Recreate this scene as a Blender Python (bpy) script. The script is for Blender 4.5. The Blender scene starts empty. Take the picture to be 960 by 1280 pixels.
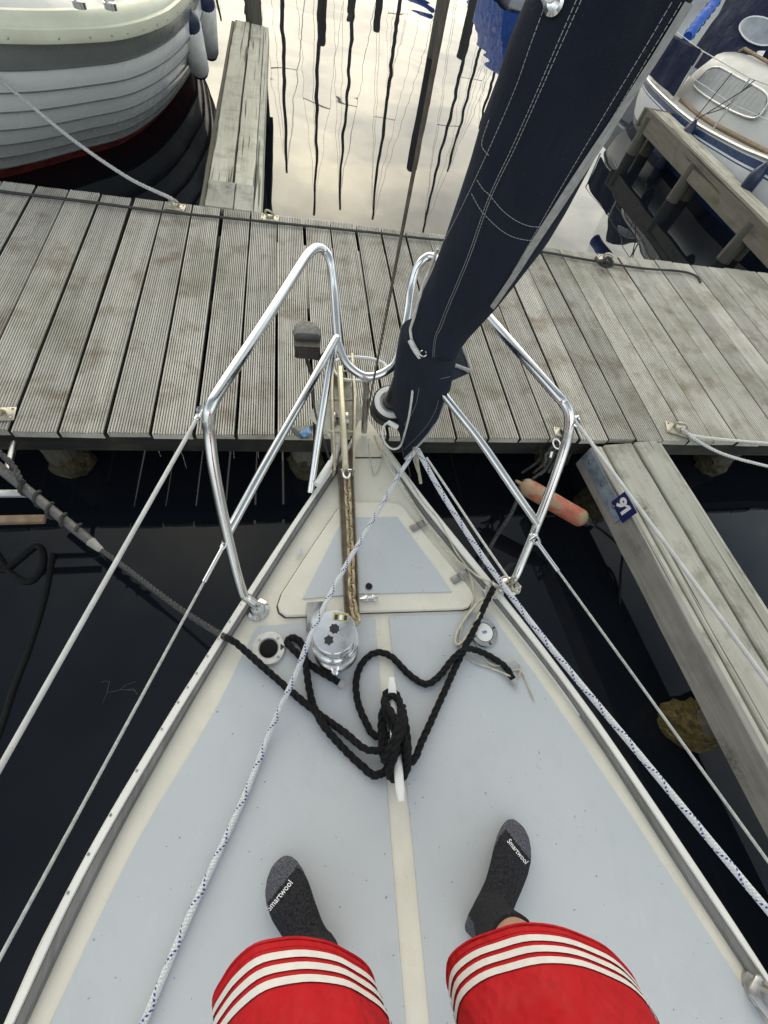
import bpy, bmesh, math, random
from mathutils import Vector, Matrix
from mathutils.bvhtree import BVHTree
random.seed(7)
S = bpy.context.scene
C = S.collection

# ------------------------------------------------------------------ camera
IW, IH, F, CZ = 960.0, 1280.0, 519.0, 1.2
def _n(v): return v.normalized()
_A = _n(Vector((351-480, -320-640, F)))
_B = _n(Vector((2980-480, 585-640, F)))
_D = _n(_A.cross(_B))                       # straight down, in lens axes
_UP = -_D
_Y = _n(_A - _A.dot(_D)*_D)
_X = _Y.cross(_UP)
def to_world(c): return Vector((_X.dot(c), _Y.dot(c), _UP.dot(c)))
RIGHT, DOWN, FWD = (to_world(Vector(v)) for v in ((1,0,0),(0,1,0),(0,0,1)))
CAM = Vector((0, 0, CZ))
def ray(px, py): return to_world(Vector((px-480, py-640, F)))
def at(px, py, z):                          # survey: photo point -> place at height z
    r = ray(px, py); t = (z-CZ)/r.z
    return Vector((r.x*t, r.y*t, z))
def atx(px, py, x):
    r = ray(px, py); t = x/r.x
    return Vector((x, r.y*t, CZ+r.z*t))
def aty(px, py, y):
    r = ray(px, py); t = y/r.y
    return Vector((r.x*t, y, CZ+r.z*t))
def near_axis(px, py, P, d):                # point on the sight line closest to an axis
    u = ray(px, py).normalized(); v = d.normalized(); w = CAM-P
    b = u.dot(v); den = 1-b*b
    t = (b*v.dot(w)-u.dot(w))/den
    return CAM+u*t
def mpp(P): return (P-CAM).dot(FWD)/F       # metres per photo pixel at a place

cam = bpy.data.cameras.new("camera"); camo = bpy.data.objects.new("camera", cam); C.objects.link(camo)
cam.sensor_fit = 'HORIZONTAL'; cam.sensor_width = 36; cam.lens = 36*F/IW
cam.clip_start = 0.02; cam.clip_end = 5000
camo.matrix_world = Matrix(((RIGHT.x,-DOWN.x,-FWD.x,0),(RIGHT.y,-DOWN.y,-FWD.y,0),(RIGHT.z,-DOWN.z,-FWD.z,CZ),(0,0,0,1)))
S.camera = camo

# ------------------------------------------------------------------ sky, sun, exposure
SUN_EL, SUN_AZ = math.radians(27), math.radians(-2)     # azimuth from +Y towards +X
sund = Vector((math.sin(SUN_AZ)*math.cos(SUN_EL), math.cos(SUN_AZ)*math.cos(SUN_EL), math.sin(SUN_EL)))
w = bpy.data.worlds.new("World"); S.world = w; w.use_nodes = True
nt = w.node_tree; N = nt.nodes; L = nt.links
bg = N['Background']
sky = N.new('ShaderNodeTexSky'); sky.sky_type = 'NISHITA'; sky.sun_disc = False
sky.sun_elevation = SUN_EL; sky.sun_rotation = SUN_AZ; sky.dust_density = 3.0; sky.air_density = 1.2
tc = N.new('ShaderNodeTexCoord')
dot = N.new('ShaderNodeVectorMath'); dot.operation = 'DOT_PRODUCT'; dot.inputs[1].default_value = sund
L.new(tc.outputs['Generated'], dot.inputs[0])
glow = N.new('ShaderNodeValToRGB')           # cloud brightness falls off from the hidden sun, raised behind the camera as fill
ge = glow.color_ramp.elements
ge[0].position = 0.0; ge[0].color = (8.6,9.2,9.8,1)
ge[1].position = 1.0; ge[1].color = (20.5,19.5,16.2,1)
for p_, c_ in ((0.45,(6.2,6.8,7.4)),(0.75,(4.0,4.5,5.2)),(0.85,(7.4,7.9,8.3)),(0.925,(14.5,14.2,13.2)),(0.975,(11.6,11.2,9.8))):
    e = ge.new(p_); e.color = (*c_,1)
mr = N.new('ShaderNodeMapRange'); mr.inputs['From Min'].default_value = -1; mr.inputs['From Max'].default_value = 1
L.new(dot.outputs['Value'], mr.inputs['Value']); L.new(mr.outputs['Result'], glow.inputs['Fac'])
# clouds: project the direction on a flat layer
sep = N.new('ShaderNodeSeparateXYZ'); L.new(tc.outputs['Generated'], sep.inputs[0])
ad = N.new('ShaderNodeMath'); ad.operation = 'ADD'; ad.inputs[1].default_value = 0.12
ab = N.new('ShaderNodeMath'); ab.operation = 'ABSOLUTE'; L.new(sep.outputs['Z'], ab.inputs[0]); L.new(ab.outputs[0], ad.inputs[0])
dv = N.new('ShaderNodeVectorMath'); dv.operation = 'DIVIDE'
cb = N.new('ShaderNodeCombineXYZ'); 
for k in range(3): L.new(ad.outputs[0], cb.inputs[k])
L.new(tc.outputs['Generated'], dv.inputs[0]); L.new(cb.outputs[0], dv.inputs[1])
nz = N.new('ShaderNodeTexNoise'); nz.inputs['Scale'].default_value = 2.4; nz.inputs['Detail'].default_value = 6; nz.inputs['Roughness'].default_value = 0.55
L.new(dv.outputs[0], nz.inputs['Vector'])
cr = N.new('ShaderNodeValToRGB')             # grey undersides, warm thin cloud
ce = cr.color_ramp.elements
ce[0].position = 0.34; ce[0].color = (0.40,0.43,0.45,1); ce[1].position = 0.66; ce[1].color = (1.0,0.955,0.86,1)
e = ce.new(0.50); e.color = (0.66,0.665,0.635,1)
L.new(nz.outputs['Fac'], cr.inputs['Fac'])
mul = N.new('ShaderNodeVectorMath'); mul.operation = 'MULTIPLY'
L.new(glow.outputs['Color'], mul.inputs[0]); L.new(cr.outputs['Color'], mul.inputs[1])
hz = N.new('ShaderNodeValToRGB')              # brighter cloud low over the harbour, darker overhead
he = hz.color_ramp.elements
he[0].position = 0.0; he[0].color = (0.45,0.45,0.45,1); he[1].position = 1.0; he[1].color = (0.21,0.21,0.21,1)
for p_, c_ in ((0.17,0.46),(0.30,0.70),(0.46,0.80),(0.75,0.29)):
    e = he.new(p_); e.color = (c_,c_,c_,1)
L.new(ab.outputs[0], hz.inputs['Fac'])
hz2 = N.new('ShaderNodeMath'); hz2.operation = 'MULTIPLY'; hz2.inputs[1].default_value = 2.9
L.new(hz.outputs['Color'], hz2.inputs[0])
mulh = N.new('ShaderNodeVectorMath'); mulh.operation = 'SCALE'
L.new(mul.outputs[0], mulh.inputs[0]); L.new(hz2.outputs[0], mulh.inputs['Scale'])
mixs = N.new('ShaderNodeMix'); mixs.data_type = 'RGBA'; mixs.inputs['Factor'].default_value = 0.86
L.new(sky.outputs['Color'], mixs.inputs['A']); L.new(mulh.outputs[0], mixs.inputs['B'])
L.new(mixs.outputs['Result'], bg.inputs['Color']); bg.inputs['Strength'].default_value = 0.12
sl = bpy.data.lights.new("sun", 'SUN'); slo = bpy.data.objects.new("sun", sl); C.objects.link(slo)
sl.energy = 0.6; sl.angle = math.radians(70); sl.color = (1,0.93,0.82)
slo.rotation_euler = (-sund).to_track_quat('-Z','Y').to_euler()
S.view_settings.view_transform = 'Standard'; S.view_settings.look = 'None'
S.view_settings.exposure = 0.52; S.view_settings.gamma = 1.0

# ------------------------------------------------------------------ materials
def nodemat(name):
    m = bpy.data.materials.new(name); m.use_nodes = True
    t = m.node_tree; return m, t, t.nodes['Principled BSDF']
def nd(t, kind, **kw):
    n = t.nodes.new(kind)
    for k, v in kw.items():
        if k in n.inputs: n.inputs[k].default_value = v
        else: setattr(n, k, v)
    return n
def vecin(t, mode='Object', scale=(1,1,1), rnd=False):
    c = nd(t, 'ShaderNodeTexCoord'); mp = nd(t, 'ShaderNodeMapping'); mp.inputs['Scale'].default_value = scale
    if mode == 'World':
        g = nd(t, 'ShaderNodeNewGeometry'); t.links.new(g.outputs['Position'], mp.inputs['Vector'])
    else: t.links.new(c.outputs[mode], mp.inputs['Vector'])
    if rnd:
        oi = nd(t, 'ShaderNodeObjectInfo'); ml = nd(t, 'ShaderNodeMath', operation='MULTIPLY'); ml.inputs[1].default_value = 47.0
        t.links.new(oi.outputs['Random'], ml.inputs[0]); t.links.new(ml.outputs[0], mp.inputs['Location'])
    return mp.outputs[0]
def mixc(t, fac, a, b, mode='MIX'):
    m = nd(t, 'ShaderNodeMix', data_type='RGBA', blend_type=mode)
    for s, v in (('Factor',fac),('A',a),('B',b)):
        i = [x for x in m.inputs if x.name == s and (x.type == 'RGBA' if s != 'Factor' else x.type == 'VALUE')][0]
        if hasattr(v, 'links'): t.links.new(v, i)
        else: i.default_value = v if s == 'Factor' else (*v, 1)
    return [o for o in m.outputs if o.type == 'RGBA'][0]
def noise(t, vec, scale, detail=4, rough=0.55, lo=0.35, hi=0.65):
    n = nd(t, 'ShaderNodeTexNoise', Scale=scale, Detail=detail, Roughness=rough); t.links.new(vec, n.inputs['Vector'])
    r = nd(t, 'ShaderNodeMapRange'); r.inputs['From Min'].default_value = lo; r.inputs['From Max'].default_value = hi
    t.links.new(n.outputs['Fac'], r.inputs['Value']); return r.outputs['Result']
def bump(t, b, h, strength, dist):
    n = nd(t, 'ShaderNodeBump', Strength=strength, Distance=dist); t.links.new(h, n.inputs['Height'])
    t.links.new(n.outputs['Normal'], b.inputs['Normal'])
def plain(name, col, rough=0.5, metal=0.0, var=0.12, vscale=8.0, dirt=None, dirt_amt=0.4, bmp=0.0, bscale=60.0, spec=0.5, mode='World', coat=0.0):
    m, t, b = nodemat(name)
    v = vecin(t, mode)
    f = noise(t, v, vscale)
    c = mixc(t, f, tuple(x*(1-var) for x in col), tuple(min(1,x*(1+var)) for x in col))
    if dirt:
        d = noise(t, v, vscale*0.45, 6, 0.7, 0.5, 0.78)
        ml = nd(t, 'ShaderNodeMath', operation='MULTIPLY'); ml.inputs[1].default_value = dirt_amt; t.links.new(d, ml.inputs[0])
        c = mixc(t, ml.outputs[0], c, dirt)
    t.links.new(c, b.inputs['Base Color'])
    r = nd(t, 'ShaderNodeMapRange'); r.inputs['To Min'].default_value = rough*0.8; r.inputs['To Max'].default_value = min(1,rough*1.25)
    t.links.new(noise(t, v, vscale*2.3), r.inputs['Value']); t.links.new(r.outputs[0], b.inputs['Roughness'])
    b.inputs['Metallic'].default_value = metal; b.inputs['Specular IOR Level'].default_value = spec
    b.inputs['Coat Weight'].default_value = coat
    if bmp: bump(t, b, noise(t, v, bscale, 3, 0.6), 1.0, bmp)
    return m
def wood(name, ca, cb_, axis='Y', mode='Object', stain=(0.10,0.085,0.05), stain2=(0.13,0.14,0.075), st=0.5, grain=1.0, rnd=True, cracks=True, knots=1.0, rng=(0.84,1.12), crk=0.655):
    m, t, b = nodemat(name)
    sc = {'X':(0.06,1,1),'Y':(1,0.06,1),'Z':(1,1,0.06)}[axis]
    v = vecin(t, mode, sc, rnd); vb = vecin(t, mode, (1,1,1), rnd)
    vw = vecin(t, 'World')
    g = noise(t, v, 130*grain, 5, 0.65, 0.3, 0.72)
    c = mixc(t, g, ca, cb_)
    g2 = noise(t, v, 22*grain, 3, 0.5, 0.3, 0.7)
    c = mixc(t, g2, c, tuple(x*0.72 for x in ca), 'MIX') if False else mixc(t, 0.35, c, mixc(t, g2, tuple(x*0.75 for x in ca), tuple(x*1.15 for x in cb_)))
    def scaled(sock, k):
        ml = nd(t, 'ShaderNodeMath', operation='MULTIPLY'); ml.inputs[1].default_value = k; t.links.new(sock, ml.inputs[0]); return ml.outputs[0]
    c = mixc(t, scaled(noise(t, vb, 5.5, 5, 0.65, 0.5, 0.75), st), c, stain)
    c = mixc(t, scaled(noise(t, vw, 1.6, 5, 0.6, 0.52, 0.75), st*0.8), c, stain2)
    if cracks:
        sc2 = {'X':(0.018,1,1),'Y':(1,0.018,1),'Z':(1,1,0.018)}[axis]
        k = noise(t, vecin(t, mode, sc2, rnd), 95*grain, 2, 0.4, crk, crk+0.035)
        c = mixc(t, scaled(k, 0.8), c, (0.03,0.027,0.022))
        vo = nd(t, 'ShaderNodeTexVoronoi', Scale=3.6); sc3 = {'X':(0.45,1,1),'Y':(1,0.45,1),'Z':(1,1,0.45)}[axis]
        t.links.new(vecin(t, mode, sc3, rnd), vo.inputs['Vector'])
        kn = nd(t, 'ShaderNodeMapRange'); kn.inputs['From Min'].default_value = 0.19; kn.inputs['From Max'].default_value = 0.03
        t.links.new(vo.outputs['Distance'], kn.inputs['Value'])
        kk = nd(t, 'ShaderNodeMath', operation='MULTIPLY'); t.links.new(kn.outputs[0], kk.inputs[0]); t.links.new(noise(t, vb, 70, 4, 0.7, 0.35, 0.6), kk.inputs[1])
        c = mixc(t, scaled(kk.outputs[0], 0.75*knots), c, (0.045,0.035,0.022))
    oi = nd(t, 'ShaderNodeObjectInfo'); mr_ = nd(t, 'ShaderNodeMapRange'); mr_.inputs['To Min'].default_value = rng[0]; mr_.inputs['To Max'].default_value = rng[1]
    t.links.new(oi.outputs['Random'], mr_.inputs['Value'])
    vm = nd(t, 'ShaderNodeVectorMath', operation='SCALE'); t.links.new(c, vm.inputs[0]); t.links.new(mr_.outputs[0], vm.inputs['Scale'])
    t.links.new(vm.outputs[0], b.inputs['Base Color'])
    b.inputs['Roughness'].default_value = 0.82; b.inputs['Specular IOR Level'].default_value = 0.3
    bump(t, b, g, 0.8, 0.0012)
    return m

M = {}
M['gel'] = plain('gelcoat_cream', (0.66,0.635,0.55), 0.32, var=0.05, vscale=5, dirt=(0.36,0.31,0.22), dirt_amt=0.35, bmp=0.0004, bscale=25)
M['gelw'] = plain('gelcoat_white', (0.72,0.71,0.67), 0.3, var=0.05, vscale=5, dirt=(0.4,0.37,0.3), dirt_amt=0.3)
def panel_mat():
    m, t, b = nodemat('nonslip_blue_grey')
    v = vecin(t, 'World')
    c = mixc(t, noise(t, v, 2.1, 6, 0.6, 0.3, 0.7), (0.455,0.482,0.508), (0.485,0.508,0.53))
    def sc_(sock, k):
        ml = nd(t, 'ShaderNodeMath', operation='MULTIPLY'); ml.inputs[1].default_value = k; t.links.new(sock, ml.inputs[0]); return ml.outputs[0]
    c = mixc(t, sc_(noise(t, v, 6.5, 8, 0.75, 0.52, 0.72), 0.28), c, (0.35,0.37,0.37))          # smudges
    c = mixc(t, sc_(noise(t, vecin(t, 'World', (1,0.25,1)), 38, 4, 0.7, 0.64, 0.72), 0.30), c, (0.58,0.60,0.61))   # dried water marks
    c = mixc(t, sc_(noise(t, v, 95, 2, 0.5, 0.735, 0.76), 0.75), c, (0.12,0.10,0.08))            # specks of dirt
    c = mixc(t, sc_(noise(t, v, 900, 2, 0.5, 0.3, 0.7), 0.10), c, (0.30,0.33,0.36))              # grain
    t.links.new(c, b.inputs['Base Color']); b.inputs['Roughness'].default_value = 0.6
    bump(t, b, noise(t, v, 800, 2, 0.5, 0.2, 0.8), 0.5, 0.0004)
    return m
M['panel'] = panel_mat()
M['teak'] = wood('weathered_teak', (0.12,0.118,0.115), (0.225,0.22,0.215), 'Y', 'World', st=0.2, rnd=False, cracks=False)
M['steel'] = plain('polished_steel', (0.64,0.64,0.63), 0.17, 1.0, var=0.05, vscale=30)
M['chrome'] = plain('chrome', (0.86,0.87,0.88), 0.16, 0.8, var=0.03, vscale=18)
M['dullsteel'] = plain('dull_steel', (0.50,0.49,0.47), 0.34, 1.0, var=0.15, vscale=45, dirt=(0.2,0.15,0.1), dirt_amt=0.4)
M['whitering'] = plain('worn_bright_ring', (0.66,0.65,0.62), 0.35, 0.35, var=0.08, vscale=40)
M['rubber'] = plain('black_rubber', (0.009,0.009,0.01), 0.9, var=0.2, spec=0.15)
M['greyblackrope'] = plain('grey_black_rope', (0.042,0.042,0.046), 0.8, var=0.5, vscale=140, bmp=0.0006, bscale=900)
M['hinge'] = plain('worn_hinge', (0.26,0.255,0.24), 0.5, 0.5, var=0.15, vscale=60)
M['galv'] = plain('galvanised', (0.45,0.42,0.34), 0.45, 0.55, var=0.15, vscale=40, dirt=(0.34,0.20,0.08), dirt_amt=0.6)
M['rust'] = plain('rusty_chain', (0.42,0.335,0.21), 0.65, 0.1, var=0.35, vscale=70, dirt=(0.17,0.085,0.035), dirt_amt=0.8)
M['rustplate'] = plain('rusty_channel', (0.17,0.145,0.11), 0.85, 0.0, var=0.25, vscale=35, dirt=(0.09,0.05,0.025), dirt_amt=0.7)
def canvas_mat():
    m, t, b = nodemat('navy_canvas')
    v = vecin(t, 'World')
    c = mixc(t, noise(t, v, 5, 5, 0.6), (0.0125,0.0170,0.0325), (0.0180,0.0238,0.0430))
    def sc_(sock, k):
        ml = nd(t, 'ShaderNodeMath', operation='MULTIPLY'); ml.inputs[1].default_value = k; t.links.new(sock, ml.inputs[0]); return ml.outputs[0]
    c = mixc(t, sc_(noise(t, vecin(t, 'World', (1,1,0.2)), 30, 5, 0.7, 0.55, 0.8), 0.35), c, (0.045,0.05,0.06))
    c = mixc(t, sc_(noise(t, v, 160, 3, 0.6, 0.68, 0.75), 0.4), c, (0.10,0.10,0.10))
    t.links.new(c, b.inputs['Base Color']); b.inputs['Roughness'].default_value = 0.85; b.inputs['Specular IOR Level'].default_value = 0.25
    b.inputs['Sheen Weight'].default_value = 0.02; b.inputs['Sheen Roughness'].default_value = 0.5
    f1 = noise(t, vecin(t, 'World', (1,1,0.35)), 9, 4, 0.55, 0.2, 0.8); f2 = noise(t, v, 1100, 1, 0.5, 0.2, 0.8)
    ad_ = nd(t, 'ShaderNodeMath', operation='MULTIPLY_ADD'); ad_.inputs[1].default_value = 0.10; t.links.new(f2, ad_.inputs[0]); t.links.new(f1, ad_.inputs[2])
    bump(t, b, ad_.outputs[0], 1.0, 0.018)
    return m
M['navy'] = canvas_mat()
M['navy2'] = plain('navy_canvas_lighter', (0.014,0.019,0.045), 0.85, var=0.12, vscale=3, bmp=0.012, bscale=4, spec=0.2)
M['thread'] = plain('white_thread', (0.42,0.42,0.41), 0.8, var=0.1)
M['web'] = plain('grey_webbing', (0.33,0.33,0.315), 0.8, var=0.15, vscale=90)
M['whitepl'] = plain('white_plastic', (0.74,0.74,0.72), 0.35, var=0.04)
M['blackpl'] = plain('black_plastic', (0.018,0.018,0.02), 0.45, var=0.2)
M['blackgloss'] = plain('black_glossy', (0.012,0.012,0.014), 0.18, var=0.1)
M['greypl'] = plain('grey_plastic', (0.09,0.088,0.085), 0.6, var=0.15, vscale=40)
M['darkpl'] = plain('dark_brown_plastic', (0.05,0.042,0.036), 0.55, var=0.2, vscale=40)
M['brown'] = plain('brown_wood_trim', (0.22,0.15,0.09), 0.6, var=0.2, vscale=30)
M['lapshade'] = plain('grey_lap_shade', (0.10,0.105,0.10), 0.6, var=0.15)
M['gasket'] = plain('dark_gasket', (0.05,0.045,0.035), 0.7, var=0.2)
M['blackrope'] = plain('black_rope', (0.0085,0.0085,0.0095), 0.8, var=0.35, vscale=160, bmp=0.0006, bscale=900, spec=0.25)
M['boomgrey'] = plain('boom_grey', (0.075,0.072,0.07), 0.6, var=0.3, vscale=25, dirt=(0.2,0.19,0.18), dirt_amt=0.5)
M['darkrope'] = plain('weathered_dark_rope', (0.035,0.034,0.035), 0.85, var=0.4, vscale=90, dirt=(0.16,0.15,0.14), dirt_amt=0.5, bmp=0.0006, bscale=700)
M['beigerope'] = plain('beige_cord', (0.48,0.44,0.34), 0.8, var=0.18, vscale=60)
M['whiterope'] = plain('white_rope', (0.62,0.61,0.57), 0.75, var=0.15, vscale=120)
M['greyrope'] = plain('grey_rope', (0.40,0.40,0.38), 0.7, var=0.2, vscale=120)
M['wire'] = plain('stay_wire', (0.20,0.17,0.14), 0.45, 0.7, var=0.2, vscale=60)
M['lifeline'] = plain('white_coated_wire', (0.52,0.52,0.50), 0.45, var=0.1, vscale=30)
M['plank'] = wood('grooved_decking', (0.40,0.382,0.338), (0.60,0.57,0.51), 'Y', st=0.8, knots=0.0, cracks=False, rng=(0.76,1.12), stain=(0.20,0.15,0.09), stain2=(0.20,0.20,0.13))
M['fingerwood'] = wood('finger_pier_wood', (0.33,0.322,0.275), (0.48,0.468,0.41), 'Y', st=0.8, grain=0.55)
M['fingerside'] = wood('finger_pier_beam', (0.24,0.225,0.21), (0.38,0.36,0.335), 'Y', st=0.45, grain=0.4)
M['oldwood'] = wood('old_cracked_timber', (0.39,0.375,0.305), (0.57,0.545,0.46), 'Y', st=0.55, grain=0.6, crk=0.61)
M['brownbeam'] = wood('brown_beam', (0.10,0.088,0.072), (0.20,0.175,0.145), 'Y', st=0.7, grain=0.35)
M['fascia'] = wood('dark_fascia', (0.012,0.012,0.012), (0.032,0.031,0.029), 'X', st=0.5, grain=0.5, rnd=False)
M['pile'] = wood('wet_pile', (0.055,0.05,0.042), (0.13,0.12,0.10), 'Z', st=0.6, grain=0.6)
M['mossbright'] = plain('yellow_weed', (0.10,0.075,0.02), 0.8, var=0.6, vscale=30, dirt=(0.26,0.20,0.06), dirt_amt=0.7, bmp=0.008, bscale=70)
M['moss'] = plain('mossy_pile', (0.035,0.03,0.014), 0.9, var=0.6, vscale=24, dirt=(0.10,0.07,0.022), dirt_amt=0.6, bmp=0.006, bscale=60)
M['blueplate'] = plain('blue_grey_plate', (0.16,0.20,0.245), 0.6, var=0.35, vscale=18, dirt=(0.33,0.33,0.31), dirt_amt=0.6)
M['signblue'] = plain('sign_blue', (0.008,0.016,0.10), 0.35, var=0.1)
M['signwhite'] = plain('sign_white', (0.75,0.76,0.76), 0.45, var=0.04)
def fender_mat():
    m, t, b = nodemat('faded_orange_fender')
    v = vecin(t, 'World')
    c = mixc(t, noise(t, v, 14, 5, 0.6), (0.40,0.085,0.05), (0.50,0.17,0.11))
    c = mixc(t, noise(t, vecin(t, 'World', (1,1,2.2)), 7.5, 4, 0.6, 0.46, 0.54), c, (0.36,0.25,0.15))
    c = mixc(t, noise(t, v, 60, 5, 0.7, 0.58, 0.75), c, (0.14,0.09,0.06))
    t.links.new(c, b.inputs['Base Color']); b.inputs['Roughness'].default_value = 0.65
    return m
M['orange'] = fender_mat()
M['red'] = plain('red_antifoul', (0.22,0.03,0.022), 0.7, var=0.3, vscale=7, dirt=(0.05,0.02,0.016), dirt_amt=0.6)
M['hullwhite'] = plain('painted_planks_white', (0.80,0.81,0.80), 0.25, var=0.03, vscale=3, coat=0.3)
M['hullgrey'] = plain('grey_sheer_strake', (0.21,0.22,0.21), 0.28, var=0.06, vscale=4, coat=0.3)
M['cream'] = plain('cream_gunwale', (0.56,0.56,0.43), 0.35, var=0.06, vscale=6, dirt=(0.36,0.34,0.25), dirt_amt=0.3)
M['deckwhite'] = plain('deck_white', (0.46,0.46,0.44), 0.4, var=0.04, vscale=5)
M['fenderw'] = plain('white_fender', (0.72,0.72,0.70), 0.4, var=0.1, vscale=12, dirt=(0.35,0.33,0.28), dirt_amt=0.5)
M['fenderb'] = plain('navy_fender_end', (0.012,0.02,0.055), 0.4, var=0.15)
M['bluestripe'] = plain('blue_stripe', (0.02,0.045,0.12), 0.3, var=0.1, vscale=3)
M['curtain'] = plain('curtain_grey', (0.30,0.31,0.31), 0.5, var=0.08, vscale=20)
M['deckbeige'] = plain('side_deck_beige', (0.40,0.38,0.34), 0.6, var=0.06, vscale=5)
M['glass'] = plain('window_glass', (0.05,0.055,0.06), 0.08, var=0.1)
M['vinyl'] = plain('clear_vinyl', (0.30,0.32,0.34), 0.15, var=0.15, vscale=10)
M['bluecover'] = plain('bright_blue_cover', (0.015,0.09,0.42), 0.7, var=0.15, vscale=3, bmp=0.01, bscale=5)
M['alu'] = plain('aluminium', (0.55,0.55,0.55), 0.42, 0.6, var=0.08, vscale=20)
M['shorts'] = plain('red_shorts', (0.40,0.011,0.015), 0.8, var=0.08, vscale=14, bmp=0.008, bscale=13, spec=0.2)
M['stripe'] = plain('white_stripe', (0.60,0.58,0.55), 0.8, var=0.05, vscale=60)
M['sock'] = plain('charcoal_sock', (0.022,0.022,0.026), 0.95, var=0.5, vscale=230, bmp=0.0012, bscale=330, spec=0.15)
M['sockgrey'] = plain('heather_grey_sock', (0.085,0.088,0.105), 0.95, var=0.55, vscale=380, bmp=0.0012, bscale=330, spec=0.15)
M['skin'] = plain('skin', (0.42,0.24,0.16), 0.5, var=0.08, vscale=20)
M['hair'] = plain('brown_hair', (0.05,0.03,0.02), 0.6, var=0.3, vscale=60)
M['shirt'] = plain('dark_grey_shirt', (0.06,0.065,0.075), 0.85, var=0.12, vscale=12)
M['paper'] = plain('printed_sticker', (0.40,0.36,0.16), 0.5, var=0.2, vscale=200)
M['bag'] = plain('dark_plastic_sheet', (0.10,0.105,0.10), 0.4, var=0.4, vscale=22)
M['bagblue'] = plain('blue_printed_plastic', (0.08,0.22,0.42), 0.35, var=0.5, vscale=60)
M['tree'] = plain('tree_leaves', (0.05,0.07,0.03), 0.9, var=0.4, vscale=2)
M['hulldark'] = plain('dark_red_hull', (0.10,0.02,0.02), 0.3, var=0.1, vscale=2)
M['hullfar'] = plain('far_hull_white', (0.66,0.67,0.67), 0.3, var=0.06, vscale=2)
M['mastalu'] = plain('mast_alu', (0.055,0.052,0.05), 0.6, 0.0, var=0.15, vscale=2)

def water_mat():
    m, t, b = nodemat('harbour_water')
    b.inputs['Base Color'].default_value = (0.0058,0.0074,0.0108,1)
    b.inputs['Roughness'].default_value = 0.015; b.inputs['IOR'].default_value = 1.333
    v = vecin(t, 'World', (1.0,1.0,1.0))
    a = nd(t, 'ShaderNodeTexNoise', Scale=1.25, Detail=1.0, Roughness=0.4); t.links.new(v, a.inputs['Vector'])
    v2 = vecin(t, 'World', (0.30,0.36,1))
    c = nd(t, 'ShaderNodeTexNoise', Scale=1.0, Detail=1.0, Roughness=0.4); t.links.new(v2, c.inputs['Vector'])
    ml = nd(t, 'ShaderNodeMath', operation='MULTIPLY'); ml.inputs[1].default_value = 2.6; t.links.new(c.outputs['Fac'], ml.inputs[0])
    s = nd(t, 'ShaderNodeMath', operation='ADD'); t.links.new(a.outputs['Fac'], s.inputs[0]); t.links.new(ml.outputs[0], s.inputs[1])
    bump(t, b, s.outputs[0], 1.0, 0.0062)
    return m
M['water'] = water_mat()
def fleck_rope():
    # braided white cover with pairs of blue flecks, laid out along the rope's own length
    m, t, b = nodemat('blue_fleck_braid')
    uv = nd(t, 'ShaderNodeUVMap')
    sp = nd(t, 'ShaderNodeSeparateXYZ'); t.links.new(uv.outputs[0], sp.inputs[0])
    def math_(op, a, bb=None):
        n = nd(t, 'ShaderNodeMath', operation=op)
        for i, x in enumerate((a, bb)):
            if x is None: continue
            if hasattr(x, 'links'): t.links.new(x, n.inputs[i])
            else: n.inputs[i].default_value = x
        return n.outputs[0]
    u, v = sp.outputs[0], sp.outputs[1]
    tot = None
    for sgn in (1, -1):
        h = math_('FRACT', math_('ADD', math_('MULTIPLY', v, 0.17), math_('MULTIPLY', u, 1.0*sgn)))     # one helical tracer each way
        on = math_('LESS_THAN', h, 0.11)
        d = math_('LESS_THAN', math_('FRACT', math_('MULTIPLY', v, 2.1)), 0.5)
        f = math_('MULTIPLY', on, d)
        tot = f if tot is None else math_('MAXIMUM', tot, f)
    w_ = noise(t, vecin(t, 'World'), 420, 2, 0.5, 0.3, 0.7)
    base = mixc(t, w_, (0.46,0.47,0.48), (0.72,0.73,0.74))
    t.links.new(mixc(t, tot, base, (0.022,0.045,0.24)), b.inputs['Base Color'])
    b.inputs['Roughness'].default_value = 0.75
    # herringbone braid relief
    hb = math_('ADD', math_('SINE', math_('ADD', math_('MULTIPLY', v, 14.0), math_('MULTIPLY', u, 25.13))), math_('SINE', math_('SUBTRACT', math_('MULTIPLY', v, 14.0), math_('MULTIPLY', u, 25.13))))
    bump(t, b, hb, 0.6, 0.0008)
    return m
M['fleck'] = fleck_rope()
def hatch_sticker(): pass

# ------------------------------------------------------------------ object helpers
def wloc(o):
    v = Vector((0,0,0))
    while o is not None: v = v + o.location; o = o.parent
    return v
def obj(name, vf, mat, parent=None, smooth=True, uvs=None, base=None, label=None):
    verts, faces = vf[0], vf[1]
    off = wloc(parent) if parent is not None else (Vector(base) if base is not None else Vector((0,0,0)))
    me = bpy.data.meshes.new(name)
    me.from_pydata([Vector(v)-off for v in verts], [], faces)
    me.update()
    bm = bmesh.new(); bm.from_mesh(me); bmesh.ops.recalc_face_normals(bm, faces=bm.faces); bm.to_mesh(me); bm.free()
    if uvs:
        l = me.uv_layers.new(name='UVMap')
        for lp in me.loops: l.data[lp.index].uv = uvs[lp.vertex_index]
    if isinstance(mat, (list, tuple)):
        for m_ in mat: me.materials.append(m_)
        if len(vf) > 2:
            for p_, k in zip(me.polygons, vf[2]): p_.material_index = k
    else: me.materials.append(mat)
    if smooth:
        me.polygons.foreach_set('use_smooth', [True]*len(me.polygons))
        try: me.set_sharp_from_angle(angle=math.radians(38))
        except Exception: pass
    o = bpy.data.objects.new(name, me); C.objects.link(o)
    if parent is not None: o.parent = parent
    elif base is not None: o.location = Vector(base)
    if label: o['label'] = label
    return o
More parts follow.
